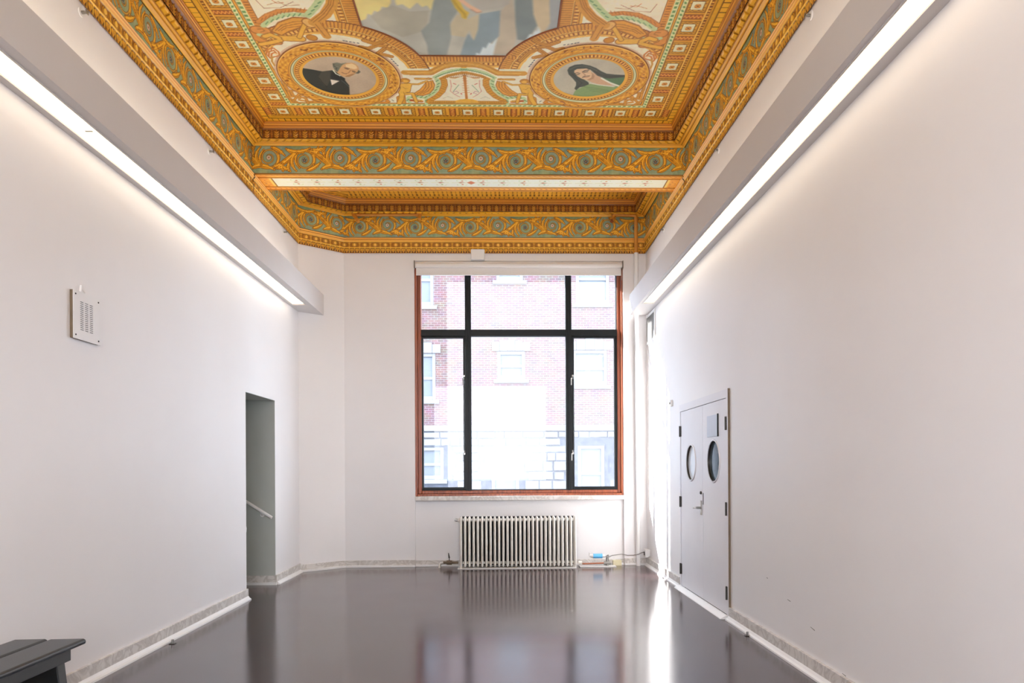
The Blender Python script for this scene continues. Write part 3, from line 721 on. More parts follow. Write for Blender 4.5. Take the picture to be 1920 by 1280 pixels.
('S',(70,70,80),0.0112,[(-0.953,1.532),(-0.943,1.527)]),
('S',(70,70,80),0.0112,[(-0.92,1.523),(-0.909,1.518)]),
('S',(70,70,80),0.0112,[(-0.659,1.273),(-0.652,1.26)]),
('S',(70,70,80),0.0112,[(-0.646,1.238),(-0.639,1.225)]),
('S',(70,70,80),0.0112,[(-0.633,1.206),(-0.626,1.193)]),
('S',(70,70,80),0.0112,[(-0.62,1.173),(-0.612,1.16)]),
('S',(196,120,50),0.0221,[(0.004,0.993),(0.001,0.754),(0.002,0.561)]),
('S',(190,110,50),0.0059,[(-0.022,0.943),(0.008,0.937)]),
('S',(190,110,50),0.0059,[(-0.024,0.9),(0.006,0.895)]),
('S',(190,110,50),0.0059,[(-0.027,0.857),(0.004,0.852)]),
('S',(190,110,50),0.0059,[(-0.029,0.813),(0.002,0.808)]),
('S',(190,110,50),0.0059,[(-0.031,0.769),(0,0.764)]),
('S',(190,110,50),0.0059,[(-0.033,0.724),(-0.002,0.719)]),
('S',(190,110,50),0.0059,[(-0.036,0.679),(-0.004,0.673)]),
('S',(150,110,70),0.0068,[(-0.001,1.015),(-0.032,0.976),(-0.08,0.964),(-0.139,0.963)]),
('S',(206,140,60),0.0119,[(-0.139,0.955),(-0.092,0.949),(-0.062,0.965)]),
('S',(120,160,130),0.0068,[(-0.064,0.823),(-0.105,0.741),(-0.127,0.693)]),
('S',(196,130,110),0.0059,[(-0.142,0.913),(-0.138,0.799),(-0.156,0.705),(-0.112,0.633),(-0.065,0.585)]),
('S',(196,100,80),0.0102,[(-0.116,0.851),(-0.094,0.834)]),
('S',(196,90,70),0.0119,[(-0.052,0.661),(-0.045,0.644)]),
('S',(190,140,150),0.0068,[(-0.127,0.681),(-0.095,0.706),(-0.073,0.67),(-0.111,0.645)]),
('S',(190,190,170),0.0068,[(-0.241,0.558),(-0.188,0.596),(-0.141,0.559)]),
('S',(222,160,60),0.025,[(-0.013,1.141),(0.015,1.142)]),
]
# ------------------------------------------------------------------ painted ornament tiles
GOLD = (222, 156, 44); GOLDH = (242, 190, 84); OUTL = (112, 58, 18); BROWN = (158, 92, 26)

def tile_scroll():
    P = 0.782; H = ZF1 - ZF0
    c = Canvas(0, P, 0, H, 0.0026, (142, 154, 134))
    n = vnoise(c.h, c.w, 26); n2 = vnoise(c.h, c.w, 60)
    c.c += (n[..., None] - 0.5) * np.array([46, 26, 34]) + (n2[..., None] - 0.5) * np.array([34, 20, -30])
    def W(fn):
        for o in (-P, 0, P): fn(o)
    def taper(pts, w0, col, fat=0.0, tail=0.25):
        k = len(pts)
        ws = [w0 * (tail + (1 - tail) * math.sin(math.pi * min(1, max(0.0, (i + 0.6) / k)) ** 0.8)) + fat for i in range(k)]
        W(lambda o: c.stroke([(x + o, y) for x, y in pts], ws, col))
    def curve(p0, p1, p2, k=12):
        return [((1 - t) ** 2 * p0[0] + 2 * t * (1 - t) * p1[0] + t * t * p2[0], (1 - t) ** 2 * p0[1] + 2 * t * (1 - t) * p1[1] + t * t * p2[1]) for t in [i / k for i in range(k + 1)]]
    wave = [(i * P / 60, 0.158 - 0.098 * math.cos(2 * math.pi * (i / 60 - 0.25 + 0.02))) for i in range(61)]
    spir = []
    for cx, cy, sg in ((0.195, 0.178, 1), (0.587, 0.150, -1)):
        pts = []
        for i in range(70):
            t = i / 69; a = sg * (R(-135) + t * R(640)); r = 0.118 * (1 - t) + 0.026 * t
            pts.append((cx + r * math.cos(a), cy + r * math.sin(a)))
        spir.append((cx, cy, sg, pts))
    leaves = []
    for cx, cy, sg, _ in spir:
        def T(x, y): return (cx + x, cy + sg * y)
        leaves += [
            (curve(T(-0.30, 0.09), T(-0.15, -0.02), T(-0.10, -0.09)), .034),
            (curve(T(-0.20, -0.125), T(-0.09, -0.05), T(0.06, -0.135)), .042),
            (curve(T(-0.085, -0.085), T(-0.19, 0.01), T(-0.09, 0.118)), .032),
            (curve(T(-0.075, -0.07), T(-0.13, 0.01), T(-0.055, 0.085)), .020),
            (curve(T(0.03, 0.112), T(0.10, 0.10), T(0.175, 0.025)), .034),
            (curve(T(0.10, 0.05), T(0.13, -0.02), T(0.085, -0.075)), .022),
            (curve(T(0.05, -0.105), T(0.12, -0.09), T(0.19, -0.03)), .030),
            (curve(T(0.13, -0.06), T(0.15, -0.14), T(0.22, -0.125)), .030),
            (curve(T(0.08, -0.12), T(0.13, -0.12), T(0.20, -0.10)), .024),
            (curve(T(-0.17, 0.02), T(-0.19, 0.10), T(-0.155, 0.125)), .030),
            (curve(T(-0.24, 0.04), T(-0.25, 0.09), T(-0.235, 0.12)), .024),
        ]
    for _, _, _, pts in spir:
        W(lambda o: c.stroke([(x + o, y) for x, y in pts], [0.024 - 0.012 * i / 70 for i in range(70)], OUTL))
    W(lambda o: c.stroke([(x + o, y) for x, y in wave], 0.026, OUTL))
    lobes = []
    for pts, w in leaves:
        for i in range(2, 10, 2):
            (x, y), (x2, y2) = pts[i], pts[i + 1]; dx, dy = x2 - x, y2 - y; L = math.hypot(dx, dy) + 1e-9; dx /= L; dy /= L
            for sd in (-1, 1):
                q = w * .55
                lobes.append(([(x, y), (x + q * (dx * .5 + sd * -dy * .75), y + q * (dy * .5 + sd * dx * .75)), (x + q * (dx * 1.1 + sd * -dy * .85), y + q * (dy * 1.1 + sd * dx * .85))], w * .42))
    for pts, w in lobes: W(lambda o: c.stroke([(x + o, y) for x, y in pts], [w + .006, w + .003, w * .5 + .004], OUTL))
    for pts, w in leaves: taper(pts, w, OUTL, 0.009)
    for _, _, _, pts in spir:
        W(lambda o: c.stroke([(x + o, y) for x, y in pts], [0.014 - 0.009 * i / 70 for i in range(70)], (200, 150, 66)))
    W(lambda o: c.stroke([(x + o, y) for x, y in wave], 0.017, (206, 140, 38)))
    for pts, w in lobes: W(lambda o: c.stroke([(x + o, y) for x, y in pts], [w, w * .8, w * .4], (206, 138, 34)))
    for pts, w in leaves: taper(pts, w, (216, 148, 38))
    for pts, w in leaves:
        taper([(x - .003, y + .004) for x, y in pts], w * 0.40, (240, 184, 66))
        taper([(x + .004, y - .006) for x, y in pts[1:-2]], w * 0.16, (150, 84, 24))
        for (x, y) in (pts[0], pts[-1]):
            W(lambda o: (c.disc(x + o, y, .0125, OUTL), c.disc(x + o, y, .0085, (220, 150, 44))))
    for (cx, cy, sg, _), (ring, petal, heart) in zip(spir, (((168, 176, 168), (206, 170, 160), (120, 60, 44)), ((150, 160, 156), (64, 74, 78), (180, 110, 96)))):
        W(lambda o: (c.disc(cx + o, cy, .031, (96, 66, 44)), c.disc(cx + o, cy, .026, ring)))
        for k in range(5):
            a = k * 2 * math.pi / 5 + .3
            W(lambda o: c.disc(cx + o + .014 * math.cos(a), cy + .014 * math.sin(a), .0085, petal))
        W(lambda o: c.disc(cx + o, cy, .007, heart))
    # dark edge lines
    c.mask((c.Y > H - 0.007) * 1.0, (70, 46, 22)); c.mask((c.Y < 0.006) * 1.0, (120, 74, 26))
    c.grain(0.12, 8)
    return c, P

def tile_eggs():
    P = 0.146; H = ZF0 - ZC0
    c = Canvas(0, P, 0, H, 0.002, (146, 88, 20))
    X, Y = c.X, c.Y
    # heart and dart row
    for k in range(2):
        cx = 0.0365 + k * 0.073
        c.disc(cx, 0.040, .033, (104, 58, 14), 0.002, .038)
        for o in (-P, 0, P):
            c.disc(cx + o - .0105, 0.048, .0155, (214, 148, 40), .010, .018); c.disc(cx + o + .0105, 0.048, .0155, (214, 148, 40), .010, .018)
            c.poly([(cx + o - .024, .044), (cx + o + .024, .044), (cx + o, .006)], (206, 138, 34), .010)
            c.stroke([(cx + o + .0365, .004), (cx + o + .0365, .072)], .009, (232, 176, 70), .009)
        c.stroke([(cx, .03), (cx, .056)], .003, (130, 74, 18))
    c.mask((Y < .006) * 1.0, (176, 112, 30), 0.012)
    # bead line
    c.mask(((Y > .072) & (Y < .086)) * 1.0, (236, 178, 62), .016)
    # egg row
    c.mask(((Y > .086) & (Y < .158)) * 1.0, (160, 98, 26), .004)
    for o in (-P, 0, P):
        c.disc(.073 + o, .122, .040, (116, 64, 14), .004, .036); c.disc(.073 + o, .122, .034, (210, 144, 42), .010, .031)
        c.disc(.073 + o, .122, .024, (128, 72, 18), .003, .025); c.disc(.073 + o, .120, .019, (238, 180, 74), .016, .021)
        c.stroke([(o, .092), (o, .152)], .010, (222, 158, 54), .012)
        c.stroke([(o - .016, .150), (o, .118), (o + .016, .150)], .006, (214, 150, 46), .010)
        c.stroke([(o - .014, .094), (o, .112), (o + .014, .094)], .005, (206, 140, 40), .009)
    c.mask(((Y > .158) & (Y < .168)) * 1.0, (232, 174, 66), .016)
    c.mask((Y >= .168) * 1.0, (214, 142, 52)); c.z = np.where(Y >= .168, .016 + .014 * np.sin(np.clip((Y - .168) / .056, 0, 1) * math.pi * 2) ** 2, c.z)
    c.mask(((Y > .190) & (Y < .195)) * 1.0, (150, 72, 24)); c.mask(((Y > .178) & (Y < .184)) * 1.0, (240, 184, 96)); c.mask(((Y > .205) & (Y < .213)) * 1.0, (240, 178, 100))
    c.mask((Y > H - .006) * 1.0, (128, 68, 20))
    return c, P

def tile_soffit():   # t: 0 at the wall, 0.16 at the inner step
    P = 0.092
    c = Canvas(0, P, 0, INS, 0.0025, (222, 156, 48))
    X, Y = c.X, c.Y
    c.mask((Y < .006) * 1.0, (90, 48, 14))
    c.z = np.where(Y < .05, .022 * np.sin(np.clip(Y / .05, 0, 1) * math.pi), 0) + np.where((Y > .055) & (Y < .085), .010 * np.sin((Y - .055) / .03 * math.pi), 0)
    c.mask(((Y > .05) & (Y < .055)) * 1.0, (150, 88, 22)); c.mask(((Y > .085) & (Y < .090)) * 1.0, (140, 78, 18))
    c.mask(((Y > .02) & (Y < .030)) * 1.0, (240, 186, 84))
    # dentil blocks
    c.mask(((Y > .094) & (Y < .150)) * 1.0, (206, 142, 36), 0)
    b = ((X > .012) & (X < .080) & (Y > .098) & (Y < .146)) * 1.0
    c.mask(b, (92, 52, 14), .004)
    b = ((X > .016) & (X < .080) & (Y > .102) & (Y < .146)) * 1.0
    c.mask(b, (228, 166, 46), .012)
    c.mask((Y > .150) * 1.0, (150, 88, 24))
    return c, P

def tile_leafband():  # t: 0 bottom, 0.167 top
    P = 0.11; H = ZT - ZF1
    c = Canvas(0, P, 0, H, 0.0022, (120, 66, 18))
    X, Y = c.X, c.Y
    for o in (-P, 0, P):
        for sx in (-1, 1):
            for k, (y, w) in enumerate(((.018, .020), (.042, .024), (.066, .020))):
                c.stroke([(P / 2 + o + sx * .006, y - .010), (P / 2 + o + sx * w, y + .004)], .012, (196, 128, 36), .010)
                c.stroke([(P / 2 + o + sx * .008, y - .008), (P / 2 + o + sx * w, y + .005)], .004, (230, 168, 64), .012)
        c.stroke([(P / 2 + o, .006), (P / 2 + o, .088)], .008, (210, 142, 44), .012)
        c.stroke([(o, .006), (o, .088)], .010, (170, 100, 30), .008)
        c.disc(o, .05, .013, (188, 116, 34), .012); c.disc(o, .05, .006, (110, 60, 16), .006)
    c.mask((Y < .005) * 1.0, (170, 108, 30), .01)
    c.mask((Y > .096) * 1.0, (196, 122, 36))
    t = np.clip((Y - .096) / .071, 0, 1)
    c.z = np.where(Y > .096, .012 + .030 * t + .010 * np.sin(t * math.pi * 4) ** 2, c.z)
    c.mask(((Y > .096) & (Y < .101)) * 1.0, (96, 50, 12)); c.mask(((Y > .118) & (Y < .122)) * 1.0, (140, 76, 22)); c.mask(((Y > .108) & (Y < .114)) * 1.0, (226, 158, 66))
    c.mask(((Y > .146) & (Y < .150)) * 1.0, (150, 84, 26)); c.mask(((Y > .134) & (Y < .142)) * 1.0, (226, 158, 62))
    return c, P

T_SCROLL = tile_scroll(); T_EGG = tile_eggs(); T_SOFF = tile_soffit(); T_LEAF = tile_leafband()

def ribbon(name, A, B, inward, p0, p1, tile, ds, dt, mA=0, mB=0, parent=None, kind='stuff', s_off=0.0, m=None, fine=None):
    """A painted relief strip along A->B (plan), from profile point p0=(d,z) to p1, d measured along inward."""
    c, P = tile
    A = np.array(A, float); B = np.array(B, float); L = np.hypot(*(B - A)); dr = (B - A) / L; inw = np.array(inward, float)
    H = math.hypot(p1[0] - p0[0], p1[1] - p0[1])
    if fine:   # coarse up to fine[0], fine from there on
        s = np.concatenate([np.arange(0, fine[0], ds * 6), np.arange(fine[0], L, ds), [L]])
    else:
        s = np.linspace(0, L, int(L / ds) + 1)
    t = np.linspace(0, H, int(round(H / dt)) + 1)
    S, T = np.meshgrid(s, t)
    col, z = c.sample(S + s_off, T + 0 * S, True)
    e = ((p1[0] - p0[0]) / H, (p1[1] - p0[1]) / H)
    nd, nz = (1, 0) if abs(e[1]) > 0.5 else (0, -1)
    D = p0[0] + e[0] * T + nd * z; Z = p0[1] + e[1] * T + nz * z
    a = mA * D; b = L - mB * D
    S2 = a + (b - a) * (S / L)
    V = np.stack([A[0] + dr[0] * S2 + inw[0] * D, A[1] + dr[1] * S2 + inw[1] * D, Z], -1)
    return grid_obj(name, V, col, m or M['gilt'], parent, None, kind)

def cornice(parent, A, B, inward, mA, mB, ds=0.005, fine=None, off=0.0):
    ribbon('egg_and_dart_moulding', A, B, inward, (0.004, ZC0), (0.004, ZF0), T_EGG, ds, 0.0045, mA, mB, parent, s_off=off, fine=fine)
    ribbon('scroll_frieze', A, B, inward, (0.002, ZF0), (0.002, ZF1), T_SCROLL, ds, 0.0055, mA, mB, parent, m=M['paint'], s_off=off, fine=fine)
    upper(parent, A, B, inward, mA, mB, ds, fine, off)

def upper(parent, A, B, inward, mA, mB, ds=0.005, fine=None, off=0.0):
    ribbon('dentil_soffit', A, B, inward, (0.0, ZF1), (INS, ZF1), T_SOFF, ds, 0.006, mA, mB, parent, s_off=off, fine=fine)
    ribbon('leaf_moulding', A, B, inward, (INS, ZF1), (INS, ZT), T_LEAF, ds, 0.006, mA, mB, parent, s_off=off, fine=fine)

# ------------------------------------------------------------------ the floor and the walls
MB().box(-5.2, YR - 0.3, -0.12, XR + 0.3, YK + 0.5, 0).obj('floor', M['floor'], label='glossy dark brown floor reflecting the window', kind='structure')['category'] = 'floor'

WL0, WL1, WLT = 7.96, 8.983, 2.232
w = MB()
w.box(XL - 0.3, YR - 0.3, 0, XL, WL0, 5.3); w.box(XL - 0.3, WL1, 0, XL, YK + 0.4, 5.3); w.box(XL - 0.3, WL0, WLT, XL, WL1, 5.3)
wall_left = tag(w.obj('wall_left', M['wall']), 'long white left wall with a doorway to the stairs', 'wall', kind='structure')
w = MB().box(XR, YR - 0.3, 0, XR + 0.3, 6.69, 5.3).box(XR, 8.48, 0, XR + 0.3, YK + 0.4, 5.3).box(XR, 6.69, 2.075, XR + 0.3, 8.48, 5.3)
wall_right = tag(w.obj('wall_right', M['wall']), 'long white right wall beside the double door', 'wall', kind='structure')
# chamfered corner
w = MB().prism([(XL, YCH), (XCH, YK), (XCH, YK + 0.1), (XL - 0.05, YK + 0.1)], 0, 5.3)
tag(w.obj('wall_corner', M['wall']), 'angled white wall left of the window wall', 'wall', kind='structure')
OX0, OX1, OZ0, OZ1 = -1.212, 1.766, 0.94, 4.345
w = MB()
w.box(XCH - 0.1, YK, 0, OX0, YK + 0.4, 5.3); w.box(OX1, YK, 0, XR, YK + 0.4, 5.3); w.box(OX0, YK, OZ1, OX1, YK + 0.4, 5.3)
w.box(OX0, YK + 0.055, 0, OX1, YK + 0.4, OZ0)
wall_back = tag(w.obj('wall_back', M['wall']), 'white end wall around the large window', 'wall', kind='structure')
# unseen rear wall; its tall opening is added to let in fill light
RX0, RX1, RZ0, RZ1 = -2.1, 1.46, 1.0, 4.0
w = MB().box(XL - 0.3, YR - 0.3, 0, RX0, YR, 5.3).box(RX1, YR - 0.3, 0, XR + 0.3, YR, 5.3).box(RX0, YR - 0.3, RZ1, RX1, YR, 5.3).box(RX0, YR - 0.3, 0, RX1, YR, RZ0)
tag(w.obj('wall_rear', M['wall']), 'white rear wall behind the photographer', 'wall', kind='structure')
# faint scuffs on the right wall
for (y, z, L, s) in ((5.27, 0.42, 0.06, -0.1), (4.86, 0.30, 0.07, -0.16), (4.42, 0.12, 0.05, -0.1), (5.72, 0.52, 0.03, -.1)):
    MB().add([(XR - .001, y, z), (XR - .001, y + L, z - s * L), (XR - .001, y + L, z - s * L + .003), (XR - .001, y, z + .005)], [(0, 1, 2, 3)]).obj('scuff_mark', M['bronze'], wall_right)

# roof slab over everything keeps daylight out of the ceiling void
MB().box(XL - 0.3, YR - 0.3, 5.3, XR + 0.3, YK + 0.4, 5.45).obj('ceiling', M['white'], label='plain slab above the painted ceiling', kind='structure')['category'] = 'ceiling'

# ------------------------------------------------------------------ baseboards
def baseboard(name, x, y0, y1, sgn, lbl, pieces):
    """marble skirting board on a long wall at x; sgn points into the room"""
    t = thing(name, (x, (y0 + y1) / 2, 0), lbl, 'baseboard', kind='structure')
    for a, b in pieces:
        X0, X1 = sorted((x, x + sgn * 0.022))
        box('marble_board', M['marble'], (X0, a + .0015, 0), (X1, b - .0015, 0.118), t, 0.002)
    prof = [(x + sgn * .022, 0), (x + sgn * .052, 0), (x + sgn * .050, .012), (x + sgn * .034, .022), (x + sgn * .022, .040)]
    MB().extrude(prof, 'Y', y0, y1).obj('floor_strip', M['white'], t, label='white painted strip along the floor')
    return t
baseboard('baseboard_left', XL, YR, WL0, 1, 'worn marble baseboard with white strip along left wall before doorway', [(YR, 1.2), (1.2, 2.9), (2.9, 4.6), (4.6, 5.93), (5.93, 6.9), (6.9, WL0)])
b2 = baseboard('baseboard_left', XL, WL1, YCH, 1, 'short white baseboard between doorway and angled wall', [(WL1, YCH)])
baseboard('baseboard_right', XR, YR, 6.66, -1, 'marble baseboard with white strip along right wall, near side of double door', [(YR, 1.5), (1.5, 3.2), (3.2, 4.35), (4.35, 5.7), (5.7, 6.66)])
baseboard('baseboard_right', XR, 8.52, YK, -1, 'white baseboard between double door and corner with pipe', [(8.52, 9.3), (9.3, YK)])
def skirt(name, poly0, poly1, lbl, h=0.10):
    t = thing(name, (*poly0, 0), lbl, 'baseboard', kind='structure')
    a = Vector(poly0); b = Vector(poly1); d = (b - a).normalized(); n = Vector((d.y, -d.x))
    def P(q, k): return (q.x + n.x * k, q.y + n.y * k)
    MB().prism([P(a, 0), P(b, 0), P(b, .022), P(a, .022)], 0, h).obj('marble_board', M['marble'], t, 0.002)
    MB().prism([P(a, .022), P(b, .022), P(b, .045), P(a, .045)], 0, .03).obj('floor_strip', M['white'], t, 0.004)
    return t
skirt('baseboard_corner', (XL, YCH), (XCH, YK), 'marble baseboard along the angled wall')
skirt('baseboard_back', (XCH, YK), (OX0, YK), 'marble baseboard left of the radiator niche')
skirt('baseboard_back', (OX1, YK), (XR, YK), 'white baseboard block behind the riser pipe')
skirt('baseboard_back', (OX0, YK + .055), (OX1, YK + .055), 'old marble baseboard behind the radiator', 0.085)

# ------------------------------------------------------------------ ceiling: main coffer, beam, window bay
HW = 2.247 + 0.0
UL, UR = XL + INS - XC, XR - INS - XC          # inner edges of the field around its axis
YE = YB0 - INS                                  # inner edge of the field at the beam
c = Canvas(-2.27, 2.27, 0, 3.6, 0.005, (232, 214, 186))
U, Vv = c.X, c.Y
D1 = Vv; D2 = np.minimum(U - UL, UR - U); Dm = np.minimum(D1, D2)
bottom = D1 < D2
S = np.where(bottom, U, Vv - 0.02)
c.c += (vnoise(c.h, c.w, 60)[..., None] - .5) * np.array([26, 26, 24])
BX = lambda m, col, alpha=1.0: c.mask(m * 1.0, col, alpha=alpha)
# side panels of the field (cream fields edged with beads)
BX(Dm < .46, (226, 160, 56))
BX(Dm < .04, (226, 148, 44)); BX((Dm > .012) & (Dm < .02), (246, 190, 92)); BX((Dm > .034) & (Dm < .04), (110, 60, 14))
ph = (S / 0.066) % 1
BX((Dm > .04) & (Dm < .12), (206, 146, 40)); BX((Dm > .05) & (Dm < .108) & (ph > .12), (236, 176, 56)); BX((Dm > .046) & (Dm < .116) & (ph < .12), (88, 50, 12)); BX((Dm > .106) & (Dm < .116), (120, 70, 18))
BX((Dm > .12) & (Dm < .17), (224, 164, 46)); BX((Dm > .155) & (Dm < .162), (150, 90, 24))
ph = (S / 0.038) % 1; BX((Dm > .17) & (Dm < .208), (204, 138, 42)); BX((Dm > .178) & (Dm < .202) & (ph < .42), (120, 58, 20)); BX((Dm > .182) & (Dm < .194) & (ph > .55) & (ph < .8), (246, 200, 110))
BX((Dm > .206) & (Dm < .212), (250, 206, 116))
# coffers with rosettes: pitch and phase
SQ = []
pitch_b, pitch_s = 0.3234, 0.304
def coffer(u, v, horiz):
    a, b = (U - u, Vv - v) if horiz else (Vv - v, U - u)
    n = Canvas.__dict__
    m = (np.abs(a) < .095) & (np.abs(b) < .084)
    sq = np.maximum(np.abs(a), np.abs(b) * 1.12)
    BX(m & (sq > .084), (150, 88, 26)); BX(m & (sq < .084), (224, 166, 62))
    chk = (((a / .018).astype(int) + (b / .018).astype(int)) % 2 == 0)
    BX(m & (sq < .080) & (sq > .058) & chk, (172, 108, 36)); BX(m & (sq < .060), (130, 84, 34))
    a2 = np.abs(a) - (pitch_b if horiz else pitch_s) / 2
    st = (np.abs(a2) < .034) & (np.abs(b) < .082) & (np.abs(a) < .2)
    BX(st, (176, 92, 40)); tw = np.sin(b * 190 + np.sign(a) * 1.2) * .012
    BX(st & (np.abs(a2 - tw) < .010), (232, 160, 74)); BX(st & (np.abs(np.abs(a2) - .031) < .003), (116, 48, 18))
for k in range(13): SQ.append((-1.94 + pitch_b * k, 0.27, True))
for k in range(1, 12):
    for u in (UL + .305, UR - .305): SQ.append((u, 0.27 + pitch_s * k, False))
for q in SQ:
    sl = c.win(q[0] - .24, q[0] + .24, q[1] - .24, q[1] + .24)
    full = (U, Vv, c.c, c.z, c.X, c.Y)
    U, Vv = U[sl], Vv[sl]; sub = full[2][sl]
    keep = c.c, c.z; c.c = sub; c.z = full[3][sl]; coffer(*q); c.c, c.z = keep; c.c[sl] = sub if sub.shape == c.c[sl].shape else c.c[sl]
    U, Vv = full[0], full[1]
# garland of green leaves
BX((Dm > .392) & (Dm < .434), (226, 220, 178)); ph = (S / .052) % 1; w_ = np.abs((Dm - .413) - (ph - .5) * .02)
BX((Dm > .396) & (Dm < .430) & (ph > .2) & (ph < .75) & (w_ < .010), (110, 152, 92)); BX((Dm > .386) & (Dm < .392), (150, 100, 30)); BX((Dm > .434) & (Dm < .438), (96, 70, 30))
# cream field inside
inner = Dm > .462
BX(inner, (244, 227, 212)); BX((Dm > .456) & (Dm < .462), (140, 92, 40))
c.c[inner] += ((vnoise(c.h, c.w, 40)[..., None] - .5) * np.array([22, 24, 24]))[inner]
# bead edged side panels beyond the roundels
for sg in (1, -1):
    uu = U * sg
    pan = (uu > 1.02) & (uu < (UR if sg > 0 else -UL) - .46) & (Vv > 1.72)
    e = np.minimum((UR if sg > 0 else -UL) - .46 - uu, 9)
    BX(pan & (e < .045), (226, 220, 178)); ph = (Vv / .055) % 1; BX(pan & (e > .008) & (e < .036) & (ph > .3) & (ph < .8), (110, 152, 92))
    BX(pan & (e > .045) & (e < .105), (218, 146, 66)); ph = (Vv / .034) % 1; BX(pan & (e > .056) & (e < .096) & (ph < .25), (150, 74, 34)); BX(pan & (np.abs(e - .105) < .003), (120, 66, 30))
# frame of the central painting: concave lobes round the roundels
TU, TV = 1.195, 0.97
rt = np.hypot(np.abs(U) - TU, Vv - TV)
dS = np.where((np.abs(U) < .405 + .0), 1.342 - Vv, 9.0)
dist = np.minimum(np.where(Vv < 1.342, np.hypot(np.maximum(np.abs(U) - .40, 0), 1.342 - Vv), 9), 9)
lob = np.where((Vv > 1.0) & (rt < .883), .883 - rt, 9)
sid = np.where((np.abs(U) > .835) & (Vv > 1.75), np.abs(U) - .835, 9)
fd = np.minimum(np.minimum(dist, lob), sid)
fd = np.where((fd < .2) & inner & ~((np.abs(U) < .835) & (Vv > 1.342) & (rt > .883)), fd, 9)
along = np.where(fd == lob, np.arctan2(Vv - TV, np.abs(U) - TU) * .8, np.where(fd == sid, Vv, U))
ph = (along / .030) % 1
BX(fd < .20, (222, 156, 66)); BX((fd < .105) & (ph < .45), (212, 140, 62)); BX((fd < .100) & (ph < .16), (132, 58, 30)); BX(fd < .012, (126, 66, 34))
BX((fd > .105) & (fd < .112), (246, 206, 126)); BX((fd > .112) & (fd < .117), (130, 66, 28))
ph = (along / .045) % 1; BX((fd > .122) & (fd < .162) & (ph < .28), (142, 70, 34)); BX((fd > .128) & (fd < .156) & (ph > .42) & (ph < .86), (240, 190, 110))
BX((fd > .168) & (fd < .173), (128, 64, 30)); BX((fd > .173) & (fd < .20), (236, 180, 90))
# soft ground shade of the painted roundels
BX((rt > .56) & (rt < .60), (214, 168, 140), .7)
# ornaments traced as paint strokes, mirrored about the axis
for k, col, w, pts in ART_MIR:
    for sg in (1, -1):
        q = [(u * sg, v) for u, v in pts]
        if k == 'P': c.poly(q, col)
        else: c.stroke(q, w, col)
# scroll fills in the side panels
for sg in (1, -1):
    for k in range(3):
        q = [(sg * (1.55 + .16 * math.cos(a) * (1 - a / 9)), 2.35 + .4 * k + .16 * math.sin(a) * (1 - a / 9)) for a in np.linspace(0, 7, 30)]
        c.stroke(q, .008, (150, 112, 84))
c.grain(0.10, 5)

def field_mesh(name, u0, u1, v0, v1, du, dv, wrap, parent, kind=None):
    nu = int((u1 - u0) / du) + 1; nv = int((v1 - v0) / dv) + 1
    u = np.linspace(u0, u1, nu); v = np.linspace(v0, v1, nv); Ug, Vg = np.meshgrid(u, v)
    vs = Vg if not wrap else 2.35 + ((Vg - 2.35) % 0.912)
    col, _ = c.sample(Ug, vs)
    return grid_obj(name, np.stack([Ug + XC, YE - Vg, np.full_like(Ug, ZT)], -1), col, M['paint'], parent, kind=kind)
VEND = YE - (YR + INS)
ceil = field_mesh('ceiling', UL, UR, 0, 3.3, .0055, .0075, False, None)
tag(ceil, 'painted coffered ceiling with gold borders, garlands and figures', 'ceiling', kind='structure')
field_mesh('plain_field', UL, UR, 3.3, VEND, .04, .04, True, ceil)
# rosette tiles
rc = Canvas(-.05, .05, -.05, .05, .003, (232, 222, 200))
for k in range(4):
    a = k * math.pi / 2 + .78
    rc.disc(.015 * math.cos(a), .015 * math.sin(a), .0145, (196, 122, 48))
for k in range(4):
    a = k * math.pi / 2
    rc.disc(.018 * math.cos(a), .018 * math.sin(a), .010, (222, 150, 60))
rc.disc(0, 0, .008, (140, 70, 30))
g = np.linspace(-.05, .05, 22); GX, GY = np.meshgrid(g, g)
edge = (np.maximum(abs(GX), abs(GY)) > .0499)
rcol, _ = rc.sample(GX, GY)
RV = np.stack([GX, GY, np.where(edge, 0.0, -0.006)], -1)
ros0 = None
for (u, v, h) in SQ:
    if ros0 is None:
        ros0 = grid_obj('rosette_panel', RV, rcol, M['paint'], None); o = ros0
    else:
        o = ros0.copy(); COL.objects.link(o)
    o.parent = ceil; o.location = (u + XC, YE - v, ZT)

# central sky painting
sc = Canvas(-.9, .9, 1.3, 3.6, .005, (180, 172, 169))
for k, col, w, pts in ART_SKY:
    if k == 'P': sc.poly(pts, col)
    else: sc.stroke(pts, w, col)
n = vnoise(sc.h, sc.w, 46, 4); sc.c = np.clip(sc.c * (1.06 + (n[..., None] - .5) * .20), 0, 255)
k_ = 5
pad = np.pad(sc.c, ((k_, k_), (k_, k_), (0, 0)), 'edge')
blur = sum(pad[k_ + dy: k_ + dy + sc.h, k_ + dx: k_ + dx + sc.w] for dy in (-1, 0, 1) for dx in (-2, -1, 0, 1, 2)) / 15
sc.c = blur
v = np.concatenate([np.arange(1.342, 3.3, .008), np.arange(3.3, VEND - 1.342, .05), [VEND - 1.342]])
vv = np.minimum(v, VEND - v)
wd_ = np.minimum(.835, 1.195 - np.sqrt(np.maximum(.883 ** 2 - (vv - .97) ** 2, 0))); wd_ = np.where(vv > 1.776, .835, wd_)
uu = np.linspace(-1, 1, 281)
Ug = uu[None] * wd_[:, None]; Vg = v[:, None] + 0 * Ug
cc_, _ = sc.sample(Ug, np.where(Vg > 3.4, 2.0 + (Vg - 3.4) % 1.3, Vg))
sky = grid_obj('ceiling_painting', np.stack([Ug, -Vg, 0 * Ug - .003], -1), cc_, M['paint'])
sky.location = (XC, YE, ZT)
tag(sky, 'large central ceiling painting of grey blue clouds and draped cloth', 'painting')
rims = []
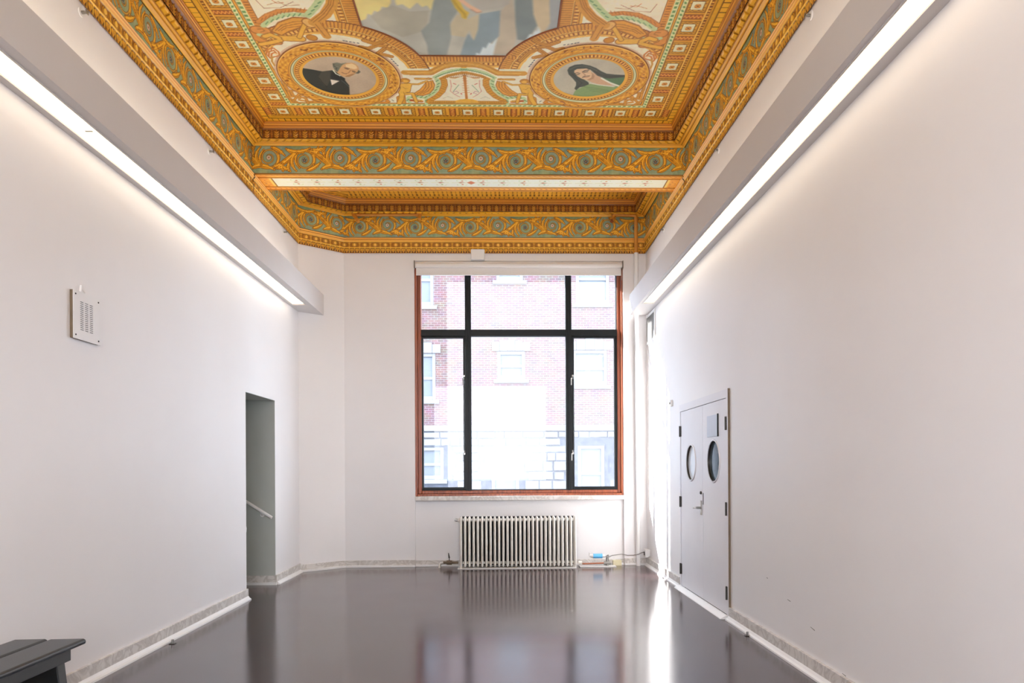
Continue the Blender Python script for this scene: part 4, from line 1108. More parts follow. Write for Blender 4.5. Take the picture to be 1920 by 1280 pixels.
for sgn in (-1, 1):
    rim = [(sgn * wd_[i] , v[i]) for i in range(0, len(v), 2) if v[i] < 3.4]
    rims.append(rim)
rb = MB()
rb.tube([(x, -y, -.006) for x, y in rims[0]][::-1] + [(x, -y, -.006) for x, y in rims[1]], .0075, 6)
o = rb.obj('rim', M['bronze']); o.parent = sky
o.data.materials[0] = mat('painted_rim', (150, 84, 40), .5, noise=.1)

# portrait roundels
def roundel(cx, cv, R0, art, bg, lbl, flip=1):
    t = thing('round_painting', (XC + cx, YE - cv, ZT), lbl, 'painting', 'portrait roundels painted on the ceiling')
    pc = Canvas(cx - .37, cx + .37, cv - .37, cv + .37, .0032, bg)
    pc.c += (vnoise(pc.h, pc.w, 90)[..., None] - .5) * np.array([40, 40, 40])
    for k, col, w, pts in art:
        if k == 'P': pc.poly(pts, col)
        else: pc.stroke(pts, w, col)
    pad = np.pad(pc.c, ((1, 1), (1, 1), (0, 0)), 'edge')
    pc.c = sum(pad[1 + dy:1 + dy + pc.h, 1 + dx:1 + dx + pc.w] for dy in (-1, 0, 1) for dx in (-1, 0, 1)) / 9
    pc.grain(.06, 4)
    r = np.linspace(0.002, R0, 80); a = np.linspace(0, 2 * math.pi, 321)[:-1]
    A_, R_ = np.meshgrid(a, r)
    col, _ = pc.sample(cx + R_ * np.cos(A_), cv + R_ * np.sin(A_))
    o = grid_obj('canvas', np.stack([R_ * np.cos(A_), -R_ * np.sin(A_), 0 * R_ - .004], -1), col, M['paint'], closed=True); o.parent = t
    # frame: painted rings with low relief
    r = np.arange(R0 - .002, .578, .006); a = np.linspace(0, 2 * math.pi, 561)[:-1]; A_, R_ = np.meshgrid(a, r)
    q = (R_ - R0) / (.575 - R0)
    col = np.zeros(R_.shape + (3,)) + np.array((224, 158, 56)); z = np.zeros(R_.shape)
    def B(m, cl): col[m] = cl
    B(q < .10, (232, 170, 66)); B((q > .02) & (q < .04), (150, 82, 34))
    ph = (A_ * 72 / (2 * math.pi)) % 1
    B((q > .12) & (q < .32), (212, 142, 56)); B((q > .14) & (q < .30) & (ph < .3), (140, 70, 28)); B((q > .17) & (q < .27) & (ph > .45) & (ph < .8), (240, 184, 96))
    B((q > .32) & (q < .35), (236, 184, 92)); B((q > .35) & (q < .46), (214, 206, 172)); B((q > .345) & (q < .365), (110, 96, 70)); B((q > .455) & (q < .475), (96, 76, 50))
    B((q > .475) & (q < .54), (230, 168, 70)); B((q > .53) & (q < .56), (170, 90, 44))
    lf = np.sin(A_ * 46 + q * 30) * .5 + np.sin(A_ * 23 - q * 26) * .5
    m = (q > .58) & (q < .93); col[m] = (np.array((222, 154, 56)) + (lf[..., None] * np.array((16, 26, 18))))[m]
    nz = vnoise(*R_.shape, 5, 2); B(m & (nz < .30), (158, 86, 34)); B((q > .94) & (q < .97), (246, 200, 120)); B(q > .97, (150, 76, 38))
    z = -.005 - .008 * np.abs(np.sin(q * math.pi * 3)) * (q < .98)
    o = grid_obj('frame', np.stack([R_ * np.cos(A_), -R_ * np.sin(A_), z], -1), col, M['paint'], closed=True); o.parent = t
    tag(o, 'painted gold frame with leaf and bead rings')
    return t
roundel(-1.195, .97, .345, ART_MAN, (192, 166, 150), 'left round ceiling portrait of a balding man in black coat')
roundel(1.20, .97, .345, ART_LADY, (196, 182, 172), 'right round ceiling portrait, long dark curly hair and green robe')

# cornices of the main coffer
t2 = thing('trim_1', (XL, 3, ZC0), 'gold and teal painted cornice along the left wall', 'cornice', kind='structure')
LS = YB0 - YR
cornice(t2, (XL, YR), (XL, YB0), (1, 0), 1, 1, .005, fine=(6.2, 0), off=(0.26 - LS) % .782)
t3 = thing('trim_2', (XR, 3, ZC0), 'gold and teal painted cornice along the right wall', 'cornice', kind='structure')
cornice(t3, (XR, YR), (XR, YB0), (-1, 0), 1, 1, .005, fine=(6.2, 0), off=(0.26 - LS) % .782)
t4 = thing('trim_3', (XC, YR, ZC0), 'painted cornice on the rear wall behind the photographer', 'cornice', kind='structure')
cornice(t4, (XL, YR), (XR, YR), (0, 1), 1, 1, .04)
# beam
t5 = thing('trim_4', (XC, YB0, ZF0), 'painted ceiling beam with teal scroll frieze before the window bay', 'beam', kind='structure')
box('beam_core', M['cream'], (XL, YB0 + .003, ZF0 + .003), (XR, YB1 - .003, 5.3), t5)
ribbon('scroll_frieze', (XL, YB0), (XR, YB0), (0, -1), (0.001, ZF0), (0.001, ZF1), T_SCROLL, .005, .0055, 0, 0, t5, m=M['paint'], s_off=.012)
upper(t5, (XL, YB0), (XR, YB0), (0, -1), 1, 1)
ribbon('scroll_frieze', (XL, YB1), (XR, YB1), (0, 1), (0.001, ZF0), (0.001, ZF1), T_SCROLL, .02, .02, 0, 0, t5, m=M['paint'])
upper(t5, (XL, YB1), (XR, YB1), (0, 1), 1, 1, .02)
# underside of the beam
bc = Canvas(0, XR - XL, 0, YB1 - YB0, .005, (236, 168, 78))
X, Y = bc.X, bc.Y; LX = XR - XL; DX = YB1 - YB0
ed = np.minimum(np.minimum(Y, DX - Y), np.minimum(X, LX - X) * .62)
ph = (X / .062 + np.sin(Y * 40)) % 1
bc.mask(((ed > .028) & (ed < .075) & (ph < .3)) * 1.0, (206, 128, 70)); bc.mask((ed < .008) * 1.0, (128, 76, 22)); bc.mask(((ed > .085) & (ed < .10)) * 1.0, (246, 204, 120)); bc.mask(((ed > .10) & (ed < .108)) * 1.0, (140, 92, 36))
pm = ed > .108
bc.mask(pm * 1.0, (240, 234, 228))
for sg in (-1, 1):
    for k in range(9):
        x = LX / 2 + sg * (.12 + k * .235); cyy = DX / 2
        cl = ((196, 96, 70), (178, 170, 120), (200, 120, 60), (150, 160, 140))[k % 4]
        for s2 in (-1, 1):
            q = [(x + .07 * math.cos(a) * (1 - a / 8), cyy + s2 * (.055 + .045 * math.sin(a) * (1 - a / 8))) for a in np.linspace(0, 6, 24)]
            bc.stroke(q, .006, (206, 176, 150) if k % 2 else (196, 190, 160)); bc.disc(x + .02, cyy + s2 * .05, .013, cl)
        bc.stroke([(x - .1, cyy), (x + .1, cyy)], .005, (200, 160, 130)); bc.poly([(x - .03, cyy), (x, cyy - .016), (x + .05, cyy), (x, cyy + .016)], (190, 110, 80))
bc.poly([(LX / 2 - .05, DX / 2), (LX / 2, DX / 2 - .05), (LX / 2 + .05, DX / 2), (LX / 2, DX / 2 + .05)], (200, 110, 70))
bc.grain(.05, 6)
gx = np.linspace(0, LX, 700); gy = np.linspace(0, DX, 70); GX, GY = np.meshgrid(gx, gy); cl, _ = bc.sample(GX, GY)
tag(grid_obj('underside', np.stack([GX + XL, GY + YB0, np.full_like(GX, ZF0)], -1), cl, M['paint'], t5), 'pale underside panel with red scrollwork')
for y in (YB0 + .012, YB0 + .105, YB1 - .105, YB1 - .012):
    box('bead', M['goldpipe'], (XL + .02, y - .007, ZF0 - .010), (XR - .02, y + .007, ZF0 + .004), t5, .003)

# window bay cornices
def tanh_(ang): return math.tan(ang / 2)
th = math.atan2(YK - YCH, XCH - XL)              # direction of the chamfer
k1 = math.tan((math.pi / 2 - th) / 2); k2 = math.tan(th / 2)
t6 = thing('trim_5', (XL, YB1, ZC0), 'short painted cornice on left wall inside the window bay', 'cornice', kind='structure')
ribbon('egg_and_dart_moulding', (XL, YB0 + .001), (XL, YCH), (1, 0), (0.004, ZC0), (0.004, ZF0), T_EGG, .005, .0045, 0, k1, t6)
ribbon('scroll_frieze', (XL, YB1), (XL, YCH), (1, 0), (0.002, ZF0), (0.002, ZF1), T_SCROLL, .005, .0055, 0, k1, t6, m=M['paint'], s_off=.2)
upper(t6, (XL, YB1), (XL, YCH), (1, 0), 1, k1)
t7 = thing('trim_6', (XL, YCH, ZC0), 'painted cornice on the angled wall left of the window', 'cornice', kind='structure')
cornice(t7, (XL, YCH), (XCH, YK), (math.sin(th), -math.cos(th)), k1, k2, off=.40)
t8 = thing('trim_7', (XC, YK, ZC0), 'painted cornice above the window with teal scroll frieze', 'cornice', kind='structure')
cornice(t8, (XCH, YK), (XR, YK), (0, -1), k2, 1, off=.36)
t9 = thing('trim_8', (XR, YB1, ZC0), 'short painted cornice on right wall inside the window bay', 'cornice', kind='structure')
ribbon('egg_and_dart_moulding', (XR, YB0 + .001), (XR, YK), (-1, 0), (0.004, ZC0), (0.004, ZF0), T_EGG, .005, .0045, 0, 1, t9)
ribbon('scroll_frieze', (XR, YB1), (XR, YK), (-1, 0), (0.002, ZF0), (0.002, ZF1), T_SCROLL, .005, .0055, 0, 1, t9, m=M['paint'], s_off=.2)
upper(t9, (XR, YB1), (XR, YK), (-1, 0), 1, 1)
# bay ceiling
cb = Canvas(XL, XR, YB1, YK, .008, (226, 160, 56))
X, Y = cb.X, cb.Y
nn = (math.sin(th), -math.cos(th))
dch = (X - XL) * nn[0] + (Y - YCH) * nn[1]
dd = np.minimum(np.minimum(np.minimum(X - XL, XR - X), np.minimum(Y - YB1, YK - Y)), dch) - INS
sc_ = np.where((YK - Y - INS) <= dd + .001, X, Y)
ph = (sc_ / .066) % 1; cb.mask(((dd > .03) & (dd < .09) & (ph < .2)) * 1.0, (96, 54, 14)); cb.mask(((dd > .09) & (dd < .10)) * 1.0, (120, 70, 20))
ph = (sc_ / .06) % 1; cb.mask(((dd > .13) & (dd < .20) & (ph < .35)) * 1.0, (120, 66, 20)); cb.mask(((dd > .22) & (dd < .30) & (ph < .25)) * 1.0, (150, 86, 26)); cb.mask(((dd > .20) & (dd < .215)) * 1.0, (246, 196, 96))
whi = (dd > .32) & (X > -2.24) & (X < 1.66)
cb.mask(whi * 1.0, (236, 234, 232))
cb.grain(.08, 5)
gx = np.linspace(XL + .1, XR - .1, 560); gy = np.linspace(YB1 + .1, YK - .1, 210); GX, GY = np.meshgrid(gx, gy); cl, _ = cb.sample(GX, GY)
tag(grid_obj('ceiling', np.stack([GX, GY, np.full_like(GX, ZT)], -1), cl, M['paint']), 'ceiling of the window bay with gold border and plain white centre', 'ceiling', kind='structure')
# ------------------------------------------------------------------ window
YW = 10.50
win = thing('window_1', (0.27, YW, OZ0), 'large six-pane window with black metal bars in red wood frame', 'window', kind='structure')
def frame_rect(name, m, x0, z0, x1, z1, wl, wr, wb, wt, y0, y1, parent, bevel=.003, label=None):
    mb = MB().box(x0, y0, z0, x0 + wl, y1, z1).box(x1 - wr, y0, z0, x1, y1, z1).box(x0 + wl, y0, z0, x1 - wr, y1, z0 + wb).box(x0 + wl, y0, z1 - wt, x1 - wr, y1, z1)
    return mb.obj(name, m, parent, bevel, label)
frame_rect('wood_frame', M['wood'], OX0, 1.0, OX1, OZ1 - .01, .032, .028, .030, .06, YW, YW + .18, win, .006, 'red brown outer wood frame')
frame_rect('wood_bead', M['wood'], OX0 + .032, 1.03, OX1 - .028, OZ1 - .06, .055, .050, .048, .05, YW + .045, YW + .16, win, .010, 'inner wood moulding')
f0, f1 = YW + .06, YW + .14
GX0, GX1, GZ0, GZ1 = -1.165, 1.700, 1.072, 4.24
frame_rect('metal_frame', M['black'], GX0, GZ0, GX1, GZ1, .030, .026, .020, .06, f0, f1, win, .003)
box('mullion', M['black'], (-.500, f0 - .01, GZ0), (-.412, f1, GZ1), win, .004); box('mullion', M['black'], (.945, f0 - .01, GZ0), (1.032, f1, GZ1), win, .004)
box('transom', M['black'], (GX0, f0 - .008, 3.290), (GX1, f1, 3.385), win, .004)
box('glazing_strip', M['black'], (-.461, f0 - .022, GZ0), (-.450, f0 - .008, GZ1), win, .002); box('glazing_strip', M['black'], (.983, f0 - .022, GZ0), (.994, f0 - .008, GZ1), win, .002)
for a, b, lb in ((-1.135, -.500, 'left casement sash'), (1.032, 1.674, 'right casement sash')):
    s_ = frame_rect('sash', M['black'], a, 1.092, b, 3.290, .036, .028, .034, .026, f0 + .01, f1 - .01, win, .003, lb)
    box('pane', M['glass'], (a + .03, f0 + .04, 1.12), (b - .02, f0 + .044, 3.27), s_)
    xh = b - .012 if a < 0 else a + .012
    for z in (2.70, 1.62):
        hb = MB().box(xh - .012, f0 - .035, z - .03, xh + .012, f0 + .01, z + .03).tube([(xh, f0 - .03, z), (xh - .02, f0 - .06, z - .02), (xh - .022, f0 - .06, z - .12)], .007, 8)
        hb.obj('latch', M['steel'], s_, .002)
    MB().tube([(xh + .004, f0 - .04, 1.62), (xh + .004, f0 - .04, 2.70)], .006, 8).obj('latch_rod', M['black'], s_)
for x0, x1, z0, z1 in ((-.412, .945, GZ0 + .02, 3.290), (-1.135, -.500, 3.385, GZ1), (-.412, .945, 3.385, GZ1), (1.032, 1.674, 3.385, GZ1)):
    box('pane', M['glass'], (x0, f0 + .04, z0), (x1, f0 + .044, z1), win)
box('haze_sheet', M['milky'], (-.765, 10.72, 1.04), (1.70, 10.724, 4.107), win, label='added milky sheet giving the pale haze on the glass')  # milky sheet added to imitate the pale reflected haze on the panes
# sill
box('stone_sill', M['marble'], (OX0 + .002, YK - .045, OZ0), (OX1 - .002, YW + .2, 1.0), win, .004, 'worn grey stone sill')

# roller blind
bl = thing('window_blind', (.27, YK - .02, 4.32), 'rolled-up white roller blind at the top of the window', 'blind')
MB().tube([(OX0 + .02, YK - .035, 4.275), (OX1 - .02, YK - .035, 4.275)], .038, 18).obj('roller', M['fabric'], bl)
box('fascia', M['white'], (OX0 + .004, YK - .03, 4.305), (OX1 - .004, YK + .02, 4.330), bl, .003)
box('fabric', M['fabric'], (OX0 + .03, YK - .012, 4.150), (OX1 - .03, YK - .009, 4.285), bl)
MB().tube([(OX0 + .03, YK - .0105, 4.145), (OX1 - .03, YK - .0105, 4.145)], .009, 10).obj('hem_bar', M['white'], bl)
for x in (OX0 + .004, OX1 - .016): box('bracket', M['steel'], (x, YK - .075, 4.225), (x + .012, YK - .001, 4.335), bl, .003)
MB().tube([(OX1 - .03, YK - .085, 4.24), (OX1 - .03, YK - .085, 4.05)], .003, 6).obj('cord', M['steel'], bl)
jb = thing('junction_box', (-.305, YK - .07, 4.293), 'white square box on the gold cornice above the blind', 'box')
box('cover', M['white'], (-.400, YK - .085, 4.345), (-.212, YK - .030, 4.490), jb, .006)
box('back_plate', M['white'], (-.404, YK - .031, 4.341), (-.208, YK - .001, 4.494), jb, .003)

# ------------------------------------------------------------------ radiator and its fittings
rad = thing('radiator', (.24, 10.3, 0), 'white cast iron column radiator under the window', 'radiator')
NS = 28; RX, PW = -.584, 1.651 / 28
sec = MB()
def col_path(y, z0, z1, rx, ry, n=12):
    k = len(sec.v); rings = []
    zs = [z0, z0 + .012, z0 + .03, z1 - .03, z1 - .012, z1]; sc2 = [.35, .8, 1, 1, .8, .35]
    for z, s in zip(zs, sc2):
        rings.append([(rx * s * math.cos(2 * math.pi * i / n), y + ry * s * math.sin(2 * math.pi * i / n), z) for i in range(n)])
    v = [p for r_ in rings for p in r_]; f = [tuple(range(n))[::-1], tuple(range((len(rings) - 1) * n, len(rings) * n))]
    for j in range(len(rings) - 1):
        for i in range(n): f.append((j * n + i, j * n + (i + 1) % n, (j + 1) * n + (i + 1) % n, (j + 1) * n + i))
    sec.add(v, f, True)
for y in (-.078, 0, .078): col_path(y, .025, .722, .0175, .027)
for z in (.075, .672):
    sec.tube([(-PW / 2, 0, z), (PW / 2, 0, z)], .020, 10)
    n = 10
    sec.tube([(0, -.09, z), (0, .09, z)], .0135, 10)
s0 = sec.obj('section', M['radiator']); s0.parent = rad
s0.location = (RX + PW / 2 - .24, 0, 0)
for i in range(1, NS):
    o = s0.copy(); COL.objects.link(o); o.location = (RX + PW * (i + .5) - .24, 0, 0)
box('floor_plate', M['white'], (-.60, 10.185, 0.001), (1.05, 10.42, .012), rad, .002)
for x in (RX + PW / 2, RX + PW * (NS - .5)):
    for y in (10.222, 10.378): box('foot', M['radiator'], (x - .014, y - .018, .012), (x + .014, y + .018, .06), rad, .004)
MB().tube([(-.60, 10.3, .672), (-.635, 10.3, .672)], .018, 8).tube([(-.635, 10.3, .672), (-.645, 10.3, .672)], .010, 8).obj('vent_plug', M['steel'], rad)
box('shade_sheet', M['dark'], (RX + .01, 10.408, .03), (RX + 1.64, 10.414, .715), rad, label='added dark sheet standing for the shade between the sections')  # dark sheet added to stand for deep shade between the columns
vl = thing('radiator_valve', (-.70, 10.33, 0), 'old white valve and elbow at left foot of radiator', 'valve')
MB().tube([(-.86, 10.35, 0), (-.86, 10.35, .05), (-.845, 10.35, .068), (-.81, 10.35, .075)], .019, 10).obj('elbow', M['radiator'], vl)
MB().tube([(-.81, 10.35, .075), (-.60, 10.32, .075)], [.017, .017], 10).tube([(-.76, 10.345, .075), (-.69, 10.335, .075)], [.030, .030], 8).obj('body', M['tan'], vl)
MB().tube([(-.725, 10.34, .09), (-.725, 10.34, .14)], .006, 8).tube([(-.725, 10.34, .14), (-.735, 10.335, .21)], [.012, .005], 8).obj('stem', M['bronze'], vl)
v2 = thing('steam_valve', (1.3, 10.32, 0), 'blue-tagged steam valve with copper pipe right of the radiator', 'valve')
MB().tube([(1.10, 10.32, .05), (1.16, 10.32, .045), (1.47, 10.34, .05)], .011, 10).obj('copper_pipe', M['copper'], v2)
MB().tube([(1.09, 10.32, .06), (1.14, 10.32, .06)], .026, 8).obj('union_nut', M['radiator'], v2)
MB().tube([(1.30, 10.34, .15), (1.43, 10.34, .15)], .034, 12).obj('band', M['blue'], v2, label='light blue plastic band')
MB().tube([(1.25, 10.34, .155), (1.30, 10.34, .15)], [.018, .03], 10).obj('end_cap', M['white'], v2)
MB().tube([(1.43, 10.34, .15), (1.47, 10.34, .15)], .022, 8).obj('end_cap', M['white'], v2)
MB().tube([(1.25, 10.34, .155), (1.25, 10.34, .20)], .012, 8).obj('actuator', M['white'], v2)
MB().tube([(1.50, 10.34, 0), (1.50, 10.34, .13)], .020, 10).tube([(1.45, 10.34, .05), (1.55, 10.34, .05)], .028, 8).tube([(1.48, 10.34, .13), (1.52, 10.34, .16)], .014, 8).obj('body', M['steel'], v2)
box('floor_pad', M['white'], (1.11, 10.28, 0.001), (1.62, 10.42, .012), v2, .002)
MB().box(1.60, 10.44, .0, 1.72, 10.52, .07).obj('broken_plaster', M['cream'], v2)
ob = thing('outlet_box', (XR, 10.30, .1), 'small white outlet box low in the right corner', 'box')
box('cover', M['white'], (XR - .075, 10.24, .135), (XR - .023, 10.37, .245), ob, .005); box('face', M['dark'], (XR - .078, 10.28, .16), (XR - .0745, 10.33, .21), ob)
box('mount', M['white'], (XR - .025, 10.26, .145), (XR - .001, 10.36, .235), ob)
cb_ = MB().tube([(1.52, 10.34, .135), (1.58, 10.40, .150), (1.72, 10.42, .165), (1.80, 10.40, .150), (1.87, 10.355, .155), (1.95, 10.355, .17), (1.99, 10.35, .19), (2.02, 10.33, .20)], .006, 8)
tag(cb_.obj('cable', M['steel']), 'thin grey cable from blue-tagged valve to corner outlet box', 'cable')

# ------------------------------------------------------------------ pipes
rp = thing('riser_pipe', (1.95, 10.41, 0), 'vertical riser pipe in right corner, white below and gold above', 'pipe')
MB().tube([(1.955, 10.41, 0), (1.945, 10.41, ZC0)], .031, 16).obj('white_length', M['white'], rp)
MB().tube([(1.945, 10.41, ZC0), (1.945, 10.41, 4.95), (1.93, 10.41, 4.975), (1.90, 10.41, 4.98), (1.66, 10.40, 4.985)], .026, 14).obj('gold_length', M['goldpipe'], rp)
MB().tube([(1.66, 10.40, 4.985), (1.61, 10.40, 4.985)], .036, 12).tube([(1.628, 10.40, 5.03), (1.628, 10.40, 4.95), (1.60, 10.37, 4.90)], [.030, .034, .026], 12).obj('elbow', M['goldpipe'], rp)
MB().tube([(1.60, 10.37, 4.90), (1.59, 10.36, 4.875)], .014, 8).tube([(1.59, 10.36, 4.875), (1.588, 10.358, 4.870)], .026, 10).obj('drop_nozzle', M['copper'], rp)
MB().tube([(1.945, 10.41, ZC0 - .005), (1.945, 10.41, ZC0 + .012)], .036, 14).obj('collar', M['goldpipe'], rp)
for z in (1.2, 3.2): MB().tube([(1.945, 10.44, z), (1.945, 10.476, z)], .012, 8).obj('clip', M['white'], rp)
sp = thing('sprinkler_pipe', (-1.6, 10.40, 4.97), 'horizontal gold sprinkler pipe across left part of window-wall frieze', 'pipe')
MB().tube([(-2.03, 10.40, 4.968), (-1.16, 10.40, 4.975)], .022, 14).obj('pipe_run', M['goldpipe'], sp)
MB().tube([(-1.17, 10.40, 4.975), (-1.11, 10.40, 4.975)], .034, 12).tube([(-1.12, 10.42, 5.045), (-1.12, 10.40, 4.975), (-1.12, 10.36, 4.90)], [.024, .032, .022], 12).obj('elbow', M['goldpipe'], sp)
MB().tube([(-2.06, 10.42, 5.0), (-2.04, 10.40, 4.968), (-1.985, 10.36, 4.88)], [.024, .032, .020], 12).tube([(-1.985, 10.36, 4.88), (-1.97, 10.35, 4.86)], [.026, .026], 10).obj('elbow', M['goldpipe'], sp)

# wall sprinkler heads
def sprinkler(x, y, z, sg, lbl):
    t = thing('wall_sprinkler', (x, y, z), lbl, 'sprinkler', 'wall sprinkler heads below the cornice')
    MB().tube([(x, y, z), (x + sg * .007, y, z)], .030, 16).obj('rosette', M['white'], t)
    MB().tube([(x, y, z), (x + sg * .028, y, z)], .010, 8).tube([(x + sg * .028, y - .010, z), (x + sg * .028, y + .010, z)], .006, 6).obj('nozzle', M['steel'], t)
    mb = MB()
    for s in (-1, 1): mb.tube([(x + sg * .02, y + s * .006, z), (x + sg * .030, y + s * .015, z), (x + sg * .042, y, z)], .0035, 6)
    mb.box(x + sg * .040, y - .016, z - .012, x + sg * .043, y + .016, z + .012)
    mb.obj('deflector', M['steel'], t)
for i, (yl, nm) in enumerate(((4.88, 'nearest the camera'), (7.0, 'middle of three'), (9.37, 'near the angled corner'))):
    sprinkler(XL, yl, 4.396, 1, 'small sprinkler head high on left wall, ' + nm)
for i, (yl, nm) in enumerate(((4.87, 'nearest the camera'), (6.96, 'middle of three'), (9.3, 'nearest the window'))):
    sprinkler(XR, yl, 4.415, -1, 'small sprinkler head high on right wall, ' + nm)

# ------------------------------------------------------------------ light coves
def light_box(x_wall, x_in, zb, zt, y1, y_far, lx0, lx1, end_poly, ends, lbl):
    lo, hi = sorted((x_wall, x_in)); sg = 1 if x_in > x_wall else -1
    t = thing('light_cove', (x_wall, 4, zb), lbl, 'light')
    y0 = YR
    a, b = sorted((lx0, lx1))
    mb = MB()
    mb.box(lo, y0, zb + .07, hi, y_far, zt)                       # body
    ins, outs = ((b, hi), (lo, a)) if sg > 0 else ((lo, a), (b, hi))
    mb.box(ins[0], y0, zb, ins[1], y_far, zb + .07); mb.box(outs[0], y0, zb, outs[1], y_far, zb + .07)
    mb.prism(end_poly, zb, zt)
    h = mb.obj('housing', M['cove'], t)
    box('trim_strip', M['cove'], (ins[0] - (.004 if sg < 0 else 0) , y0, zb - .006), (ins[0] + .012 if sg > 0 else ins[1], y_far, zb), t) if sg > 0 else box('trim_strip', M['cove'], (ins[1] - .012, y0, zb - .006), (ins[1], y_far, zb), t)
    for p, q in zip(ends[:-1], ends[1:]):
        d = box('diffuser', M['lens'], (a + .002, p + .004, zb + .010), (b - .002, q - .004, zb + .022), t)
    MB().box(lo + .07, y0 + .1, zt + .001, hi - .09, y_far - .1, zt + .02).obj('uplight', M['uplight'], t, label='glowing uplight strip on top of the cove')
    MB().box(a, ends[0], zb + .022, b, y_far, zb + .07).obj('reflector', M['white'], t)
    return t
cov = light_box(XL, -2.442, 3.530, 3.812, 10, 9.62, -2.522, -2.682,
          [(XL, 9.62), (-2.442, 9.62), (-2.442, 10.27), (XL, 10.03)], [YR + .05, -.87, .3, 1.45, 2.6, 3.77, 4.935, 6.09, 7.26, 8.43, 9.60],
          'long white lighting cove with glowing strip on left wall')
MB().box(-2.612, 4.700, 3.5375, -2.565, 4.716, 3.5395).obj('label_sticker', M['steel'], cov)
light_box(XR, 1.838, 3.552, 3.833, 10, 9.64, 1.888, 2.022,
          [(XR, 9.64), (1.838, 9.64), (1.838, 10.36), (XR, 10.36)], [YR + .05, -.87, .3, 1.45, 2.6, 3.78, 4.942, 6.125, 7.345, 8.50, 9.62],
          'long white lighting cove with glowing strip on right wall')

# ------------------------------------------------------------------ wall speaker on the left
ws = thing('wall_speaker', (XL, 4.9, 2.25), 'small white slotted speaker plate on the left wall', 'speaker')
y0, y1, z0, z1 = 4.74, 5.05, 2.245, 2.55; xf = XL + .024
box('back_box', M['tan'], (XL, y0, z0), (XL + .018, y1, z1), ws)
mb = MB()
cols = [(y0 + .075 + k * .055, y0 + .115 + k * .055) for k in range(3)]
rows = [z0 + .062 + k * .0128 for k in range(15)]
ys = sorted({y0 - .003, y1 + .003, *[v_ for c_ in cols for v_ in c_]}); zs = sorted({z0 - .003, z1 + .003, *[r_ for r_ in rows], *[r_ + .0045 for r_ in rows]})
for i in range(len(ys) - 1):
    for j in range(len(zs) - 1):
        yc = (ys[i] + ys[i + 1]) / 2; zc = (zs[j] + zs[j + 1]) / 2
        if any(a < yc < b for a, b in cols) and any(r_ < zc < r_ + .0045 for r_ in rows): continue
        mb.box(XL + .021, ys[i], zs[j], xf, ys[i + 1], zs[j + 1])
mb.obj('front_plate', M['plate'] if False else M['white'], ws, label='white metal plate with three columns of slots')
box('slot_backing', M['dark'], (XL + .0182, y0 + .05, z0 + .04), (XL + .0195, y1 - .05, z1 - .05), ws)
for y in (y0 + .022, y1 - .022):
    for z in (z0 + .022, z1 - .022): MB().tube([(xf, y, z), (xf + .003, y, z)], .0055, 8).obj('screw', M['dark'], ws)
MB().tube([(XL + .010, y0 + .10, z1), (XL + .014, y0 + .10, z1 + .05)], .008, 8).tube([(XL + .012, y0 + .115, z1 + .03), (XL + .016, y0 + .15, z1 + .004)], .003, 6).obj('cable_stub', M['white'], ws)

# ------------------------------------------------------------------ right wall fittings
gv = thing('wall_vent', (XR, 10.12, 3.13), 'white louvred vent grille high in the right corner', 'vent')
gy0, gy1, gz0, gz1 = 9.83, 10.42, 3.13, 3.535
mb = MB()
for (a, b, c_, d) in ((gy0, gy0 + .03, gz0, gz1), (gy1 - .03, gy1, gz0, gz1), (gy0 + .03, gy1 - .03, gz0, gz0 + .03), (gy0 + .03, gy1 - .03, gz1 - .03, gz1)):
    mb.box(XR - .016, a, c_, XR, b, d)
mb.obj('grille_frame', M['white'], gv, .002)
box('backing', M['bronze'], (XR - .004, gy0 + .03, gz0 + .03), (XR - .001, gy1 - .03, gz1 - .03), gv)
sl0 = None
for k in range(17):
    z = gz0 + .038 + k * .0203
    if sl0 is None:
        sl0 = MB().add([(XR - .014, gy0 + .03, z), (XR - .004, gy0 + .03, z + .011), (XR - .004, gy0 + .03, z + .013), (XR - .014, gy0 + .03, z + .004), (XR - .014, gy1 - .03, z), (XR - .004, gy1 - .03, z + .011), (XR - .004, gy1 - .03, z + .013), (XR - .014, gy1 - .03, z + .003)],
                       [(0, 1, 2, 3), (4, 7, 6, 5), (0, 4, 5, 1), (1, 5, 6, 2), (2, 6, 7, 3), (3, 7, 4, 0)]).obj('slat', M['white'], gv)
    else:
        o = sl0.copy(); COL.objects.link(o); o.location = (0, 0, k * .0203)
th_ = thing('thermostat', (XR, 8.9, 2.13), 'tiny white wall sensor left of the double door', 'thermostat')
box('case', M['white'], (XR - .028, 8.86, 2.135), (XR, 8.94, 2.215), th_, .005); MB().tube([(XR - .028, 8.90, 2.175), (XR - .034, 8.90, 2.175)], .012, 10).obj('dial', M['tan'], th_)

# ------------------------------------------------------------------ double door on the right
dr = thing('door_1', (XR, 7.6, 0), 'grey-white double door with round portholes in the right wall', 'door', kind='structure')
DY0, DYM, DY1, DZ0, DZ1 = 6.735, 7.54, 8.455, .035, 2.032
XF = XR - .006                                    # face of the leaves
mb = MB()
mb.box(XR - .018, 6.655, 0, XR + .1, 6.69, 2.115); mb.box(XR - .012, 6.69, 0, XR + .1, DY0 - .004, 2.115)
mb.box(XR - .012, DY1 + .004, 0, XR + .1, 8.50, 2.115); mb.box(XR - .012, DY0 - .004, DZ1 + .005, XR + .1, DY1 + .004, 2.115)
mb.obj('door_frame', M['door'], dr)
box('frame_edge', M['tan'], (XR - .019, 6.6545, .118), (XR, 6.658, 2.1155), dr, label='tan side of the frame')  # near side of the frame coloured tan
box('rebate', M['dark'], (XR + .03, DY0 - .01, 0), (XR + .05, DY1 + .01, 2.05), dr)
